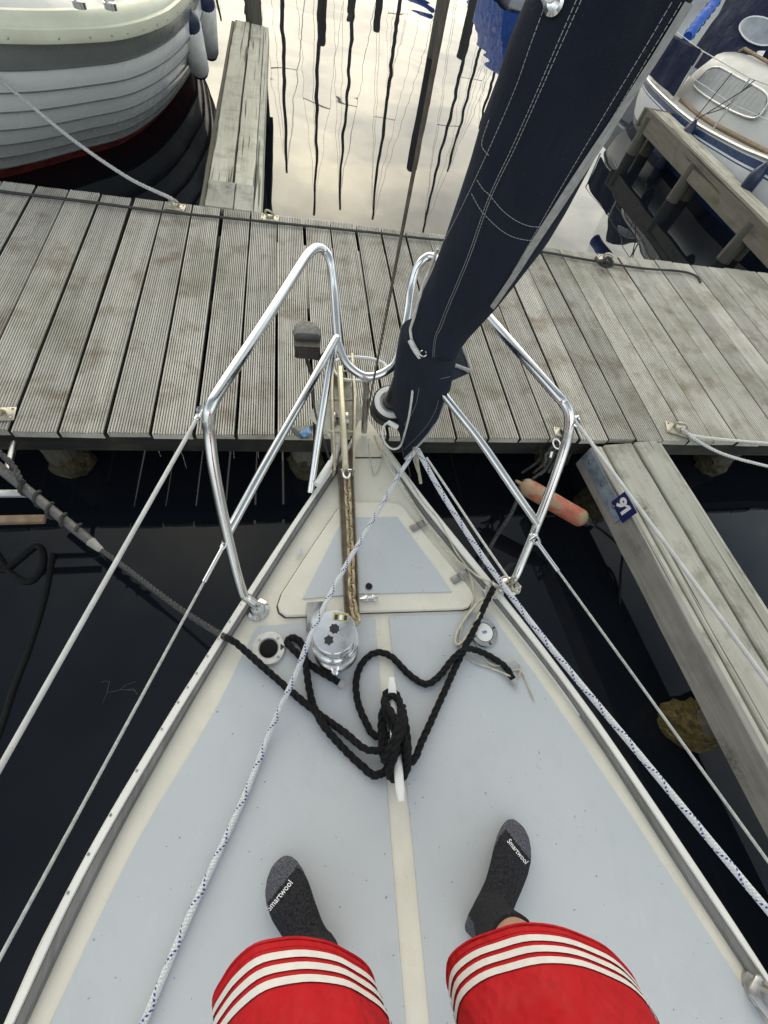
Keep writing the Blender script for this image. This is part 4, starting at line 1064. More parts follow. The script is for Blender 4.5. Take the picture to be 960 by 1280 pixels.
# pale zip band near the right edge
ea = line_on(up_, px_line([(855,0),(815,66),(773,132),(728,200),(700,243),(664,300),(640,340),(612,382)]), 0.002)
eb = line_on(up_, px_line([(864,4),(824,70),(782,136),(737,204),(709,247),(672,303),(646,343),(616,386)]), 0.003)
obj('zip_band', loft([[a, a.lerp(b_,0.5)+(CAM-a).normalized()*0.002, b_, a.lerp(b_,0.5)-(CAM-a).normalized()*0.002] for a, b_ in zip(ea, eb)]), M['web'], sail)
ed = [at(561,478,0.26),at(556,502,0.20),at(549,520,0.17),at(536,542,0.13),at(520,560,0.10),at(506,574,0.085)]
obj('lower_edge_tape', tube(spline(ed,6), 0.0042, 8), M['web'], sail)
# white lashing cords
cord = line_on(up_, px_line([(549,312),(538,340),(528,370),(520,398),(516,412),(518,426),(523,437),(529,443)],3), 0.006)
obj('lashing_cord', tube(spline(cord,5), 0.0036, 8), M['whiterope'], sail)
obj('lashing_cord', tube(line_on(up_, px_line([(517,424),(522,434),(528,443)],3), 0.010), 0.0075, 8), M['whiterope'], sail)
gm = line_on(up_, [(530,440)], 0.004)[0]
obj('grommet', ctube([gm+RIGHT*math.cos(2*math.pi*k/14)*0.008+DOWN*math.sin(2*math.pi*k/14)*0.008 for k in range(14)], 0.003, 7), M['steel'], sail)
cord2 = line_on(up_, [(520,462),(519,474)], 0.007)+line_on(lo_, [(516,495),(512,520),(507,540)], 0.008)+[at(500,558,0.11),at(490,561,0.10),at(481,553,0.11),at(478,540,0.12),at(482,530,0.13),at(490,528,0.135),at(498,533,0.135)]
obj('lashing_cord', tube(spline(cord2,5), 0.0036, 8), M['whiterope'], sail)
obj('lashing_cord', tube([at(486,528,0.14),at(491,531,0.145),at(497,534,0.14)], 0.0085, 8), M['whitepl'], sail)
by = line_on(up_, [(697,2)], 0.006)[0]
bn = (CAM-by).normalized(); bu = bn.orthogonal().normalized(); bv = bn.cross(bu)
obj('bullseye', lathe(by, [(0.011,-0.004),(0.011,0.003),(0.007,0.005),(0.004,0.003)], bn, 20), M['steel'], sail)
obj('toggle_knob', lathe(by-DOWN*0.012-RIGHT*0.003, [(0.010,0.0),(0.011,0.008),(0.008,0.014)], bn, 14), M['whitepl'], sail)

# ------------------------------------------------------------------ ropes on the yacht
def fleck(pts, r, name, label):
    Q_ = resample(spline([at(x,y,z) for x, y, z in pts], 10), 0.012)
    v, f_, uv = tube_uv(Q_, r, 12)
    o_ = obj(name, (v, f_), M['fleck'], uvs=uv, base=Q_[0]); return tag(o_, label, 'rope', 'blue flecked sheets led aft from the bow')
fleck([(521,560,0.15),(500,592,0.13),(479,628,0.115),(455,669,0.105),(435,702,0.105),(415,739,0.11),(398,773,0.113),(385,803,0.105),(371,840,0.075),(354,877,0.045),(334,924,0.02),(310,985,0.015),(280,1052,0.014),(230,1160,0.014),(180,1278,0.014),(120,1420,0.014)], 0.0072, 'sheet_rope', 'blue flecked white sheet crossing the windlass and running aft on the port side')
fleck([(522,562,0.15),(546,606,0.13),(572,648,0.11),(600,691,0.09),(630,733,0.075),(670,786,0.075),(716,843,0.085),(790,932,0.10),(860,1017,0.11),(925,1096,0.12),(985,1168,0.13),(1060,1260,0.14)], 0.0088, 'sheet_rope', 'blue flecked white sheet running aft outside the starboard rail')
# sail clew tie
cl_ = obj('clew_ring', join(ring_torus(at(521,562,0.155), Vector((0.3,0.4,1)), 0.011, 0.004, 16, 8), tube([at(521,562,0.155),at(522,580,0.10),at(526,604,0.03)],0.0055,8), tube([at(521,564,0.15),at(518,575,0.11),at(523,590,0.07)],0.005,8)), M['galv'], sail)

RB = 0.0096
zr = RB+0.004
def m3(pts): return [at(x,y,z) for x, y, z in pts]
ml1 = thing('mooring_line', at(478,940,0.0035), 'black three-strand mooring line coming over the port rail from the left', 'rope', 'black mooring lines made fast on the cleat')
ml2 = thing('mooring_line', at(500,930,0.0035), 'black three-strand mooring line from the starboard fairlead with a loose looped tail', 'rope', 'black mooring lines made fast on the cleat')
ARM = at(127,688,-0.34)
standA = [ARM, at(160,712,-0.30), at(215,754,-0.19), at(262,785,-0.07), at(283,797,0.036), at(298,806,0.030), at(335,839,0.018), at(385,882,0.016), at(430,915,0.018), at(462,938,0.03), cp(0.02,0.016,0.04)]
sa = spline(standA, 8)
ks_ = min(range(len(sa)), key=lambda i: (sa[i]-at(283,797,0.036)).length)
obj('standing_part', laid(sa[ks_:], RB*0.97), M['blackrope'], ml1)
obj('outboard_part', laid(sa[:ks_+1], RB*0.97), M['greyblackrope'], ml1)  # outboard length in a lighter grey than the rest of the rope
tailA = m3([(424,853,zr),(405,842,zr),(385,829,zr),(370,815,zr+0.004),(359,803,zr+0.003),(363,797,zr),(372,799,zr),(379,808,zr),(382,828,zr+0.018),(386,858,zr),(392,882,zr),(404,906,zr+0.012),(428,934,zr),(452,957,zr),(472,969,zr+0.004)])+[cp(0.045,0.02,0.03)]
obj('tail', laid(spline(tailA,8), RB), M['blackrope'], ml1)
def whip(p, d): return tube([p, p+d*0.016], RB*1.02, 12)
tA = spline(tailA,8); obj('whipped_end', join(whip(tA[0], (tA[0]-tA[1]).normalized())), M['web'], ml1); 
standC = [at(640,706,-0.10),at(628,718,-0.02)]+m3([(617,735,0.032),(606,757,0.026),(594,784,0.018),(580,812,0.018),(562,850,0.018),(545,888,0.018),(528,925,0.02),(515,952,0.03)])+[cp(0.055,-0.018,0.04)]
obj('standing_part', laid(spline(standC,8), RB), M['blackrope'], ml2)
tailD = m3([(641,849,zr),(632,834,zr),(610,819,zr),(592,812,zr+0.01),(580,812,zr+0.022),(566,824,zr+0.01),(550,844,zr),(535,855,zr),(522,851,zr),(508,840,zr),(492,823,zr),(478,816,zr),(464,818,zr),(451,832,zr),(445,852,zr),(447,876,zr),(456,900,zr),(470,920,zr+0.006)])+[cp(-0.005,0.022,0.035)]
tD = spline(tailD,8)
obj('tail', laid(tD, RB), M['blackrope'], ml2)
obj('whipped_end', whip(tD[0], (tD[0]-tD[1]).normalized()), M['web'], ml2)
# figure-of-eight turns on the cleat
def turns(seq): return laid(spline([cp(u*0.93-0.008,v*0.92,z*0.92) for u, v, z in seq], 8), RB)
h0 = 0.018
obj('cleat_turn', turns([(0.02,0.018,0.03),(-0.05,0.026,0.024),(-0.095,0.018,0.022),(-0.098,-0.010,0.022),(-0.06,-0.022,0.034),(0.0,-0.004,0.066),(0.06,0.024,0.05),(0.105,0.018,0.026),(0.108,-0.010,0.024),(0.06,-0.026,0.03),(0.0,-0.028,0.03),(-0.06,-0.026,0.026)]), M['blackrope'], ml1)
obj('cleat_turn', turns([(-0.06,-0.022,0.028),(-0.098,-0.016,0.042),(-0.09,0.012,0.044),(-0.04,0.022,0.06),(0.02,0.012,0.078),(0.075,-0.022,0.066),(0.10,-0.022,0.046),(0.102,0.014,0.044),(0.06,0.030,0.05),(0.0,0.032,0.05),(-0.05,0.030,0.04)]), M['blackrope'], ml1)
obj('cleat_turn', turns([(0.055,-0.018,0.04),(0.098,-0.004,0.034),(0.088,0.022,0.044),(0.03,0.018,0.088),(-0.03,-0.006,0.092),(-0.075,-0.024,0.066),(-0.088,-0.006,0.062),(-0.07,0.016,0.07),(-0.02,0.004,0.10),(0.03,-0.020,0.090),(0.06,-0.032,0.062),(0.06,-0.034,0.04),(0.0,-0.036,0.03),(-0.05,-0.03,0.03)]), M['blackrope'], ml2)
obj('cleat_turn', turns([(-0.005,0.022,0.035),(0.04,0.036,0.03),(0.09,0.028,0.03),(0.112,0.002,0.030),(0.090,-0.022,0.048),(0.035,-0.010,0.098),(-0.02,0.012,0.104),(-0.06,0.020,0.082)]), M['blackrope'], ml2)
# beige furling line down the starboard side and its loose coil
def cordthing(pts, r, mat, name, label, cat='rope', group=None, n=8):
    Q_ = spline(pts, 8); o_ = obj(name, tube(Q_, r, n), M[mat], base=Q_[0]); return tag(o_, label, cat, group)
cordthing(m3([(468,545,0.05),(474,560,0.04),(487,578,0.03),(503,606,0.022),(520,634,0.02),(540,664,0.02),(560,690,0.02),(580,707,0.02),(600,722,0.025),(612,727,0.03),(622,733,0.04),(616,745,0.03),(602,750,0.024),(590,762,0.016),(578,778,0.012),(570,795,0.010),(571,806,0.010),(580,800,0.010),(592,782,0.016),(600,765,0.03)]), 0.0034, 'beigerope', 'furling_line', 'thin beige furling line trailing from the drum past the hatch hinges')
cordthing(m3([(478,552,0.03),(500,582,0.02),(527,625,0.018),(548,650,0.018),(570,690,0.018),(585,712,0.016),(592,740,0.012),(588,762,0.008),(577,785,0.008),(576,808,0.008),(590,826,0.008),(610,834,0.008),(626,840,0.01),(640,846,0.02)]), 0.0026, 'beigerope', 'thin_line', 'thin beige line lying beside the hatch and under the black rope tail')
cordthing(m3([(590,790,0.007),(597,808,0.007),(608,826,0.007),(622,832,0.012),(640,826,0.014),(650,833,0.010),(648,846,0.007),(640,850,0.006),(634,842,0.006)])+m3([(650,838,0.007),(660,858,0.006),(668,876,0.006)]), 0.0024, 'beigerope', 'cord_tail', 'loose loop of thin beige cord round the black rope end')
cordthing(m3([(533,572,0.10),(560,612,0.075),(600,672,0.06),(636,724,0.05)]), 0.004, 'whiterope', 'white_line', 'thin white line beside the starboard sheet, from the clew to the rail')
# wire bits at the drum
cordthing(m3([(462,548,0.06),(461,560,0.04),(464,582,0.01),(468,594,0.006),(474,585,0.006),(478,568,0.01)]), 0.0016, 'greyrope', 'wire_loop', 'thin grey wire loop lying on the bow below the furling drum', 'wire')

# ------------------------------------------------------------------ mooring gear at left
arm = thing('mooring_boom', at(-30,565,-0.34), 'grey tapered boom tip with a dark rope wound round it, left edge', 'boom')
a0_, a1_ = at(-40,553,-0.32), at(127,688,-0.34)
dA = (a1_-a0_).normalized(); LA = (a1_-a0_).length
obj('pole', tube([a0_, a0_+dA*(LA-0.11), a0_+dA*(LA-0.05), a0_+dA*(LA-0.008), a1_], [0.019,0.017,0.016,0.009,0.005], 14), M['boomgrey'], arm)
obj('pole_tip', tube([a0_+dA*(LA-0.055), a0_+dA*(LA-0.005), a1_+dA*0.012], [0.0172,0.011,0.004], 14), M['fingerside'], arm)
u_ = dA.orthogonal().normalized(); v_ = dA.cross(u_)
wr = []
for i in range(90):
    s = i/89; a = s*2*math.pi*4.2; l = LA*(0.42+0.42*s)
    wr.append(a0_+dA*l+(u_*math.cos(a)+v_*math.sin(a))*(0.021+0.003*math.sin(i*0.4)))
rw = obj('wound_rope', laid(wr, 0.0065), M['darkrope'], None, base=wr[0]); tag(rw, 'dark rope wound in spirals round the boom tip', 'rope')
rw2 = obj('trailing_rope', laid(spline([a0_+Vector((0.02,0.03,0.045)), a0_+dA*LA*0.3+Vector((0.02,0.03,0.04)), a0_+dA*LA*0.45+Vector((0.0,0.01,0.035))],8), 0.011), M['darkrope'], None, base=a0_); tag(rw2, 'dark rope lying along the top of the boom', 'rope')
steps = thing('boarding_ladder', at(-20,640,-0.40), 'aluminium rail with a brown wooden tread at the left edge below the jetty', 'ladder')
obj('rail', box((at(-40,617,-0.42)+at(43,617,-0.42))/2, ((at(43,617,-0.42)-at(-40,617,-0.42)).length,0.028,0.02), rz=-0.01, ch=0.003), M['alu'], steps)
obj('tread', box((at(-40,650,-0.46)+at(56,650,-0.46))/2, ((at(56,650,-0.46)-at(-40,650,-0.46)).length,0.032,0.025), ch=0.003), M['brown'], steps)
obj('strut', tube([at(18,553,ZJ-0.06), at(8,590,-0.36)], 0.012, 10), M['dullsteel'], steps)
obj('strut', tube([at(-30,617,-0.42), at(-30,650,-0.46)], 0.008, 8), M['dullsteel'], steps)
hl = cordthing([at(-60,640,-0.42),at(-30,700,-0.2),at(-45,760,0.05),at(-90,820,0.1)], 0.011, 'blackrope', 'hanging_hose', 'black hose hanging past the left edge') if False else None
cordthing([at(x,y,ZW+0.004) for x, y in ((-40,690),(0,712),(22,700),(44,683),(53,690),(52,710),(36,727),(12,715),(-6,690),(-30,660))], 0.013, 'blackrope', 'rope_reflection', 'black loop laid on the water as a modelled rope reflection at the left edge')  # black tube on the surface stands in for a rope's reflection
cordthing([at(x,y,ZW+0.003) for x, y in ((66,692),(56,745),(36,810),(16,862),(2,905),(-20,960))], 0.011, 'blackrope', 'rope_reflection', 'long black line laid on the water as a modelled rope reflection at the left edge')  # long rope reflection, also modelled as a tube on the water
tw = at(140,860,ZW+0.002)
def twp(x, y): return at(x,y,ZW+0.002)
o = obj('twig', join(*[tube([twp(*a), twp(*b_), twp(*c_)], 0.0007, 4) for a, b_, c_ in (((128,880),(134,866),(137,851)),((134,866),(152,862),(168,863)),((150,862),(158,856),(170,852)),((137,853),(132,851),(126,853)),((160,862),(166,860),(172,868)))]), M['boomgrey'], base=tw); tag(o, 'small bare twig floating on the dark water left of the yacht', 'twig')
# hanging threads under the near edge of the jetty
for i, (px, y1_) in enumerate(((190,640),(218,644),(256,640),(288,600),(321,612),(353,640))):
    a = Vector((at(px,560,ZJ-0.12).x, JY0+0.055, ZJ-0.14)); 
    l = random.uniform(0.10,0.22)
    o = obj('cobweb_thread', tube([a, a+Vector((0.004*math.sin(i),0.0,-l*0.5)), a+Vector((-0.004,0,-l))], 0.0009, 4), M['lifeline'], None, base=a)
    tag(o, ('leftmost','second from left','third from left','fourth from left','fifth from left','rightmost')[i]+' of six pale threads hanging below the jetty edge', 'thread', 'threads hanging under the jetty')

# ------------------------------------------------------------------ fender and tangle at right
def fender_mesh(a, b_, r, n=18):
    d = (b_-a); L_ = d.length; prof = []
    for k in range(7):
        t = math.pi/2*k/6; prof.append((r*math.sin(t), r*0.9*(1-math.cos(t))))
    for k in range(6,-1,-1):
        t = math.pi/2*k/6; prof.append((r*math.sin(t), L_-r*0.9*(1-math.cos(t))))
    prof = [(max(0.003,x),z) for x, z in prof]
    return lathe(a, prof, d, n)
fa, fb = at(650,604,-0.45), at(733,652,-0.47)
fo = thing('fender', (fa+fb)/2, 'faded orange cylinder fender hanging under the jetty beside the finger pier', 'fender')
obj('body', fender_mesh(fa, fb, 0.047), M['orange'], fo)
dd = (fb-fa).normalized()
obj('end_collar', lathe(fb-dd*0.012, [(0.026,0),(0.026,0.02),(0.02,0.03)], dd, 16), M['blackpl'], fo)
obj('end_eye', ring_torus(fb+dd*0.024, dd.orthogonal(), 0.017, 0.007, 14, 8), M['blackpl'], fo)
obj('end_eye', ring_torus(fa-dd*0.005, dd.orthogonal(), 0.017, 0.008, 14, 8), M['orange'], fo)
rnd = random.Random(5)
tang = []
base_ = at(672,588,-0.42)
for k in range(7):
    pts = []
    p0 = at(705,535,ZJ-0.0)+Vector((rnd.uniform(-0.03,0.03),rnd.uniform(-0.06,0.0),0)); p1_ = base_+Vector((rnd.uniform(-0.05,0.05),rnd.uniform(-0.05,0.05),rnd.uniform(-0.03,0.05)))
    for s in range(6): pts.append(p0.lerp(p1_, s/5)+Vector((rnd.uniform(-0.03,0.03),rnd.uniform(-0.02,0.02),rnd.uniform(-0.03,0.02))))
    tang.append(laid(spline(pts,5), 0.0075, per=5, n=5))
o = obj('tangled_rope', join(*tang), M['darkrope'], base=base_); tag(o, 'frayed tangle of dark rope hanging from the jetty above the orange fender', 'rope')
cordthing([at(742,655,-0.48),at(768,676,-0.56),at(778,690,-0.64),at(776,715,-0.70),at(774,760,ZW-0.01)], 0.007, 'blackrope', 'fender_lanyard', 'black lanyard sagging from the orange fender into the water')
cordthing([at(655,600,-0.43),at(640,640,-0.52),at(615,680,-0.62),at(600,720,-0.66),at(606,728,-0.4),at(615,737,0.0)], 0.010, 'darkrope', 'old_line', 'dark old rope running from the fender down towards the starboard rail')
o = obj('spring_hook', join(ctube([at(696,555,-0.27)+Vector((math.cos(2*math.pi*k/14)*0.012,math.sin(2*math.pi*k/14)*0.03,0.01*math.cos(2*math.pi*k/14))) for k in range(14)], 0.004, 8), tube([at(690,565,-0.28),at(688,572,-0.29)],0.006,8)), M['whitepl'], base=at(696,555,-0.27)); tag(o, 'small white snap hook on the jetty edge behind the pulpit', 'hook')

# mooring ropes on the jetty
o = obj('mooring_rope', laid(spline([at(-60,70,0.12)+Vector((0,0,0)), at(0,101,0.02), at(90,174,-0.15), at(160,222,-0.25), ringA+Vector((-0.02,0.0,0.05)), ringA+Vector((0.0,-0.01,0.035))],8), 0.011, per=6), M['greyrope'], base=ringA); tag(o, 'pale grey mooring rope stretched from the clinker boat to a jetty ring', 'rope')
o = obj('mooring_rope', laid(spline([ringD+Vector((0.01,0.0,0.03)), at(862,543,ZJ+0.02), at(900,549,ZJ+0.015), at(970,555,ZJ+0.02), at(1040,562,ZJ+0.05)],8), 0.008, per=6), M['whiterope'], base=ringD); tag(o, 'white rope lying along the planks from the jetty ring at right', 'rope')
o = obj('mooring_rope', laid(spline([ringD+Vector((0.0,-0.02,0.03)), at(870,550,ZJ+0.01), at(905,568,ZJ-0.03), at(960,583,ZJ-0.05), at(1030,598,ZJ-0.04)],8), 0.009, per=6), M['whiterope'], base=ringD); tag(o, 'white rope leaving the right jetty ring over the edge above the water', 'rope')
o = obj('knotted_rope', laid(spline([at(745,322,ZJ+0.03),at(750,328,ZJ+0.05),at(760,322,ZJ+0.06),at(766,331,ZJ+0.04),at(756,333,ZJ+0.02),at(748,326,ZJ+0.04),at(762,328,ZJ+0.065)],6), 0.012, per=6), M['darkrope'], base=ringC); tag(o, 'short knot of old rope on the ring at the far jetty edge', 'rope')
o = obj('plastic_scrap', ([at(361,531,ZJ+0.01),at(377,533,ZJ+0.04),at(392,530,ZJ+0.012),at(388,548,ZJ+0.012),at(376,549,ZJ+0.03),at(365,541,ZJ+0.01),at(376,540,ZJ+0.055)], [(0,1,6),(1,2,6),(2,3,6),(3,4,6),(4,5,6),(5,0,6),(5,4,3,2,1,0)]), M['bag'], smooth=False, base=at(377,540,ZJ)); tag(o, 'crumpled dark plastic scrap at the jetty edge under the pulpit', 'plastic scrap')
obj('blue_print', ([at(374,541,ZJ+0.062),at(386,533,ZJ+0.040),at(390,541,ZJ+0.034),at(380,547,ZJ+0.046)], [(0,1,2,3)]), M['bagblue'], o, smooth=False)

# ------------------------------------------------------------------ clinker boat at left
cb = thing('clinker_boat', (-2.2,5.2,ZW), 'white lapstrake motorboat with grey top strake, cream gunwale and red bottom', 'motorboat')
def pts3(px, z): return [at(x,y,z) for x, y in px]
gw = [Vector((-2.60,2.95,0.24)),Vector((-2.20,3.02,0.23))]+pts3([(0,48),(103,47),(150,42),(187,31),(213,16)],0.20)+[Vector((-0.70,5.1,0.19)),Vector((-0.73,6.0,0.16)),Vector((-0.88,7.3,0.14)),Vector((-1.15,8.6,0.14))]
wlp = [Vector((-2.60,3.60,-0.72)),Vector((-2.42,3.80,-0.72))]+pts3([(0,222),(94,196),(156,176),(203,138),(234,93)],ZW+0.0)+[Vector((-1.10,6.9,ZW)),Vector((-1.18,7.4,ZW)),Vector((-1.32,8.0,ZW)),Vector((-1.55,8.6,ZW))]
gw = spline(gw, 6); wlp = spline(wlp, 6); nS = len(gw)
def hullpt(i, v):      # v 0 at gunwale, 1 at waterline; belly bulges
    g, b_ = gw[i], wlp[i]; p = g.lerp(b_, v)
    out = Vector((g.y-gw[max(0,i-1)].y+1e-6, -(g.x-gw[max(0,i-1)].x), 0)) if i else Vector((1,-1,0))
    out = Vector((1,-0.5,0)).normalized()
    return p+out*0.10*math.sin(math.pi*v)*(1.0-0.6*(i < 6))
levels = [0.0,0.155,0.275,0.395,0.52,0.64,0.76,0.875,1.0,1.12]
def mirror(p): return Vector((-5.20-p.x, p.y, p.z))
for s in range(9):
    v0, v1 = levels[s], levels[s+1]
    mt = M['hullgrey'] if s == 0 else M['red'] if s >= 7 else M['hullwhite']
    lap = 0.0 if s == 0 else 0.014
    for mir in (False, True):
        if mir and s not in (0,3,5): pass
        rr2 = []
        for i in range(nS):
            a = hullpt(i, v0); b_ = hullpt(i, v1); o_ = Vector((0.9,-0.45,0))
            top_ = a-o_*0.004; bot = b_+o_*lap; 
            ring = [top_, top_.lerp(bot,0.5), bot, bot-Vector((0,0,0.006))-o_*0.006, b_-o_*(0.03)-Vector((0,0,0.004)), a-o_*0.03]
            rr2.append([mirror(p) for p in ring] if mir else ring)
        sk_ = obj('strake', loft(rr2), mt, cb)
        if s < 7: obj('lap_shade_line', tube([r[2]+Vector((0,0,-0.003)) for r in rr2], 0.0042, 6), M['lapshade'], sk_)  # dark tube draws the shadow line under each lap
# cream gunwale moulding and deck
def gwale(off, dz): return [p+Vector((0.9,-0.45,0)).normalized()*off+Vector((0,0,dz)) for p in gw]
rr2 = []
for i in range(nS):
    o_ = Vector((0.9,-0.45,0)).normalized(); p = gw[i]
    rr2.append([p+o_*a+Vector((0,0,z)) for a, z in ((0.0,-0.012),(0.045,-0.010),(0.055,0.01),(0.05,0.045),(0.032,0.052),(0.025,0.075),(-0.01,0.10),(-0.05,0.10),(-0.05,-0.012))])
obj('gunwale', loft(rr2), M['cream'], cb)
rr3 = [[mirror(p) for p in r] for r in rr2]
obj('gunwale', loft(rr3), M['cream'], cb)
dvv, dff = [], []
for i in range(nS):
    o_ = Vector((0.9,-0.45,0)).normalized(); a = gw[i]+o_*-0.04; m_ = mirror(a)
    for k, z in ((0,0.09),(0.12,0.16),(0.5,0.22),(0.88,0.16),(1.0,0.09)): dvv.append(a.lerp(m_, k)+Vector((0,0,z)))
for i in range(nS-1):
    for k in range(4): q = i*5+k; dff.append((q,q+1,q+6,q+5))
obj('deck', (dvv, dff), M['deckwhite'], cb)
for px, py in ((98,0),(137,2)):
    c = at(px,py+2,0.42)
    obj('deck_fitting', join(lathe(c, [(0.03,-0.02),(0.03,0.004),(0.02,0.01)], n=14), box(c+Vector((0,0,0.015)), (0.05,0.018,0.02), rz=0.6, ch=0.004)), M['steel'], cb)
for k in range(9):
    i = 12+k*3
    if i < nS:
        o_ = Vector((0.9,-0.45,0)).normalized()
        obj('rivet', lathe(gw[i]+o_*0.054+Vector((0,0,0.014)), [(0.006,0),(0.004,0.004)], o_, 8), M['dullsteel'], cb)
obj('cabin', box((-2.6,6.6,0.62),(1.25,2.0,0.75),ch=0.1), M['deckwhite'], cb)
# its fenders
def white_fender(top_, bot, r, label, rope_to):
    t = thing('fender', bot, label, 'fender', 'white fenders with navy ends along the clinker boat')
    d = (bot-top_).normalized(); L_ = (bot-top_).length
    obj('body', lathe(top_, [(r*0.85,0.0),(r,0.02),(r,L_*0.5),(r,L_-0.02),(r*0.85,L_)], d, 20), M['fenderw'], t)
    obj('end_cap', lathe(top_, [(r*0.92,0.012),(r*0.86,-0.03),(r*0.5,-0.075),(r*0.22,-0.09)], d, 18), M['fenderb'], t)
    obj('end_cap', lathe(bot, [(r*0.92,-0.012),(r*0.86,0.02),(r*0.5,0.05),(r*0.2,0.06)], d, 18), M['fenderb'], t)
    obj('lanyard', tube([top_-d*0.08, rope_to], 0.006, 8), M['fenderb'], t)
    return t
white_fender(aty(237,28,5.10), aty(249,86,5.35), 0.085, 'white fender with navy ends nearest the jetty on the clinker hull', Vector((-0.64,5.05,0.28)))
white_fender(aty(257,2,5.85), aty(262,64,6.10), 0.085, 'white fender with navy ends farther out on the clinker hull', Vector((-0.58,5.9,0.26)))

# ------------------------------------------------------------------ yacht at right
ry = thing('moored_yacht', (5.9,5.0,ZW), 'white yacht with a blue stripe, navy sprayhood and curtained cabin window', 'sailing yacht')
sheer = [Vector(v) for v in ((5.60,8.36,-0.25),(5.25,8.20,-0.25),(5.05,7.8,-0.25),(4.98,7.2,-0.25),(4.97,6.3,-0.235),(4.98,5.4,-0.15),(5.0,4.9,-0.08),(5.15,4.2,0.0),(5.5,3.5,0.08),(6.1,3.0,0.15))]
wat = [Vector((x,y,ZW)) for x, y in ((5.75,8.10),(5.32,8.02),(5.12,7.6),(5.07,7.1),(5.06,6.3),(5.07,5.5),(5.10,4.9),(5.28,4.25),(5.62,3.8),(6.1,3.5))]
sheer = spline(sheer, 5); wat = spline(wat, 5)
def mr2(p): return Vector((12.2-p.x,p.y,p.z))
def ryb(v, i, out=0.0):
    p = sheer[i].lerp(wat[i], v); return p+Vector((-0.04*math.sin(math.pi*v)-out,0,0))
for nm, v0, v1, mt in (('hull',0.0,0.06,'hullfar'),('blue_stripe',0.06,0.17,'bluestripe'),('hull',0.17,0.20,'hullfar'),('blue_stripe',0.20,0.22,'bluestripe'),('hull',0.22,0.80,'hullfar'),('boot_stripe',0.80,1.03,'bluestripe')):
    rr2 = [[ryb(v0,i), ryb((v0+v1)/2,i), ryb(v1,i), ryb(v1,i)+Vector((0.04,0,0)), ryb(v0,i)+Vector((0.04,0,0))] for i in range(len(sheer))]
    obj(nm, join(loft(rr2), loft([[mr2(p) for p in r] for r in rr2])), M[mt], ry)
rr2 = [[p+Vector((-0.02,0,-0.015)), p+Vector((-0.03,0,0.0)), p+Vector((-0.02,0,0.015)), p+Vector((0.02,0,0.015)), p+Vector((0.02,0,-0.015))] for p in sheer]
obj('rub_rail', join(loft(rr2), loft([[mr2(p) for p in r] for r in rr2])), M['alu'], ry)
dvv, dff = [], []
for p in sheer:
    for k in range(5): dvv.append(p.lerp(mr2(p), k/4)+Vector((0,0,0.010)))
for i in range(len(sheer)-1):
    for k in range(4): q = i*5+k; dff.append((q,q+1,q+6,q+5))
obj('deck', (dvv, dff), M['deckbeige'], ry)
def dz_(y): return -0.25+max(0,(6.4-y))*0.105
obj('wood_rail', tube([Vector((5.15+0.02*max(0,5-y),y,dz_(y)+0.03)) for y in (7.0,6.6,6.2,5.8,5.4,5.0,4.6)], 0.022, 8), M['brown'], ry)
def cab_ring(y, x0, h, dx=0.0):
    z0 = dz_(y); pr_ = ((0,0),(0.05,0.35),(0.11,0.70),(0.18,0.90),(0.30,1.0))
    l_ = [Vector((x0+a,y+dx*b_,z0+h*b_)) for a, b_ in pr_]
    return l_+[Vector((12.2-p.x,p.y,p.z)) for p in l_[::-1]]
cabin = obj('cabin', loft([cab_ring(7.30,5.24,0.36),cab_ring(7.15,5.22,0.50),cab_ring(6.9,5.22,0.54),cab_ring(6.2,5.22,0.56),cab_ring(5.4,5.23,0.50),cab_ring(4.9,5.32,0.42),cab_ring(4.6,5.45,0.2)]), M['deckwhite'], ry)
def wpt(y, z, off):
    z0 = dz_(y); b_ = (z-z0)/0.54
    x = 5.22+0.05*min(1,b_/0.35)+(0.06*max(0,b_-0.35)/0.35)
    return Vector((x-off, y, z))
wo = [(6.93,0.13),(7.05,-0.01),(7.0,-0.085),(6.4,-0.07),(5.78,0.0),(5.70,0.09),(5.84,0.19),(6.4,0.17)]
win = obj('window', loft([[wpt(y,z,0.002) for y, z in wo],[wpt(y,z,0.02) for y, z in wo]]), M['curtain'], cabin)
obj('frame', ctube(spline([wpt(y,z,0.02) for y, z in wo],5,True), 0.012, 8), M['alu'], win)
for k in range(14):
    yy = 5.86+k*0.085
    obj('curtain_fold', tube([wpt(yy,-0.03+0.02*abs(yy-6.6),0.018), wpt(yy+0.01,0.12+0.03*(yy<6.6),0.018)], 0.004, 6), M['curtain'], win)
obj('grab_rail', tube([Vector((5.52,6.95,0.29)),Vector((5.52,6.9,0.33)),Vector((5.53,5.3,0.36)),Vector((5.53,5.25,0.32))], 0.016, 8), M['brown'], cabin)
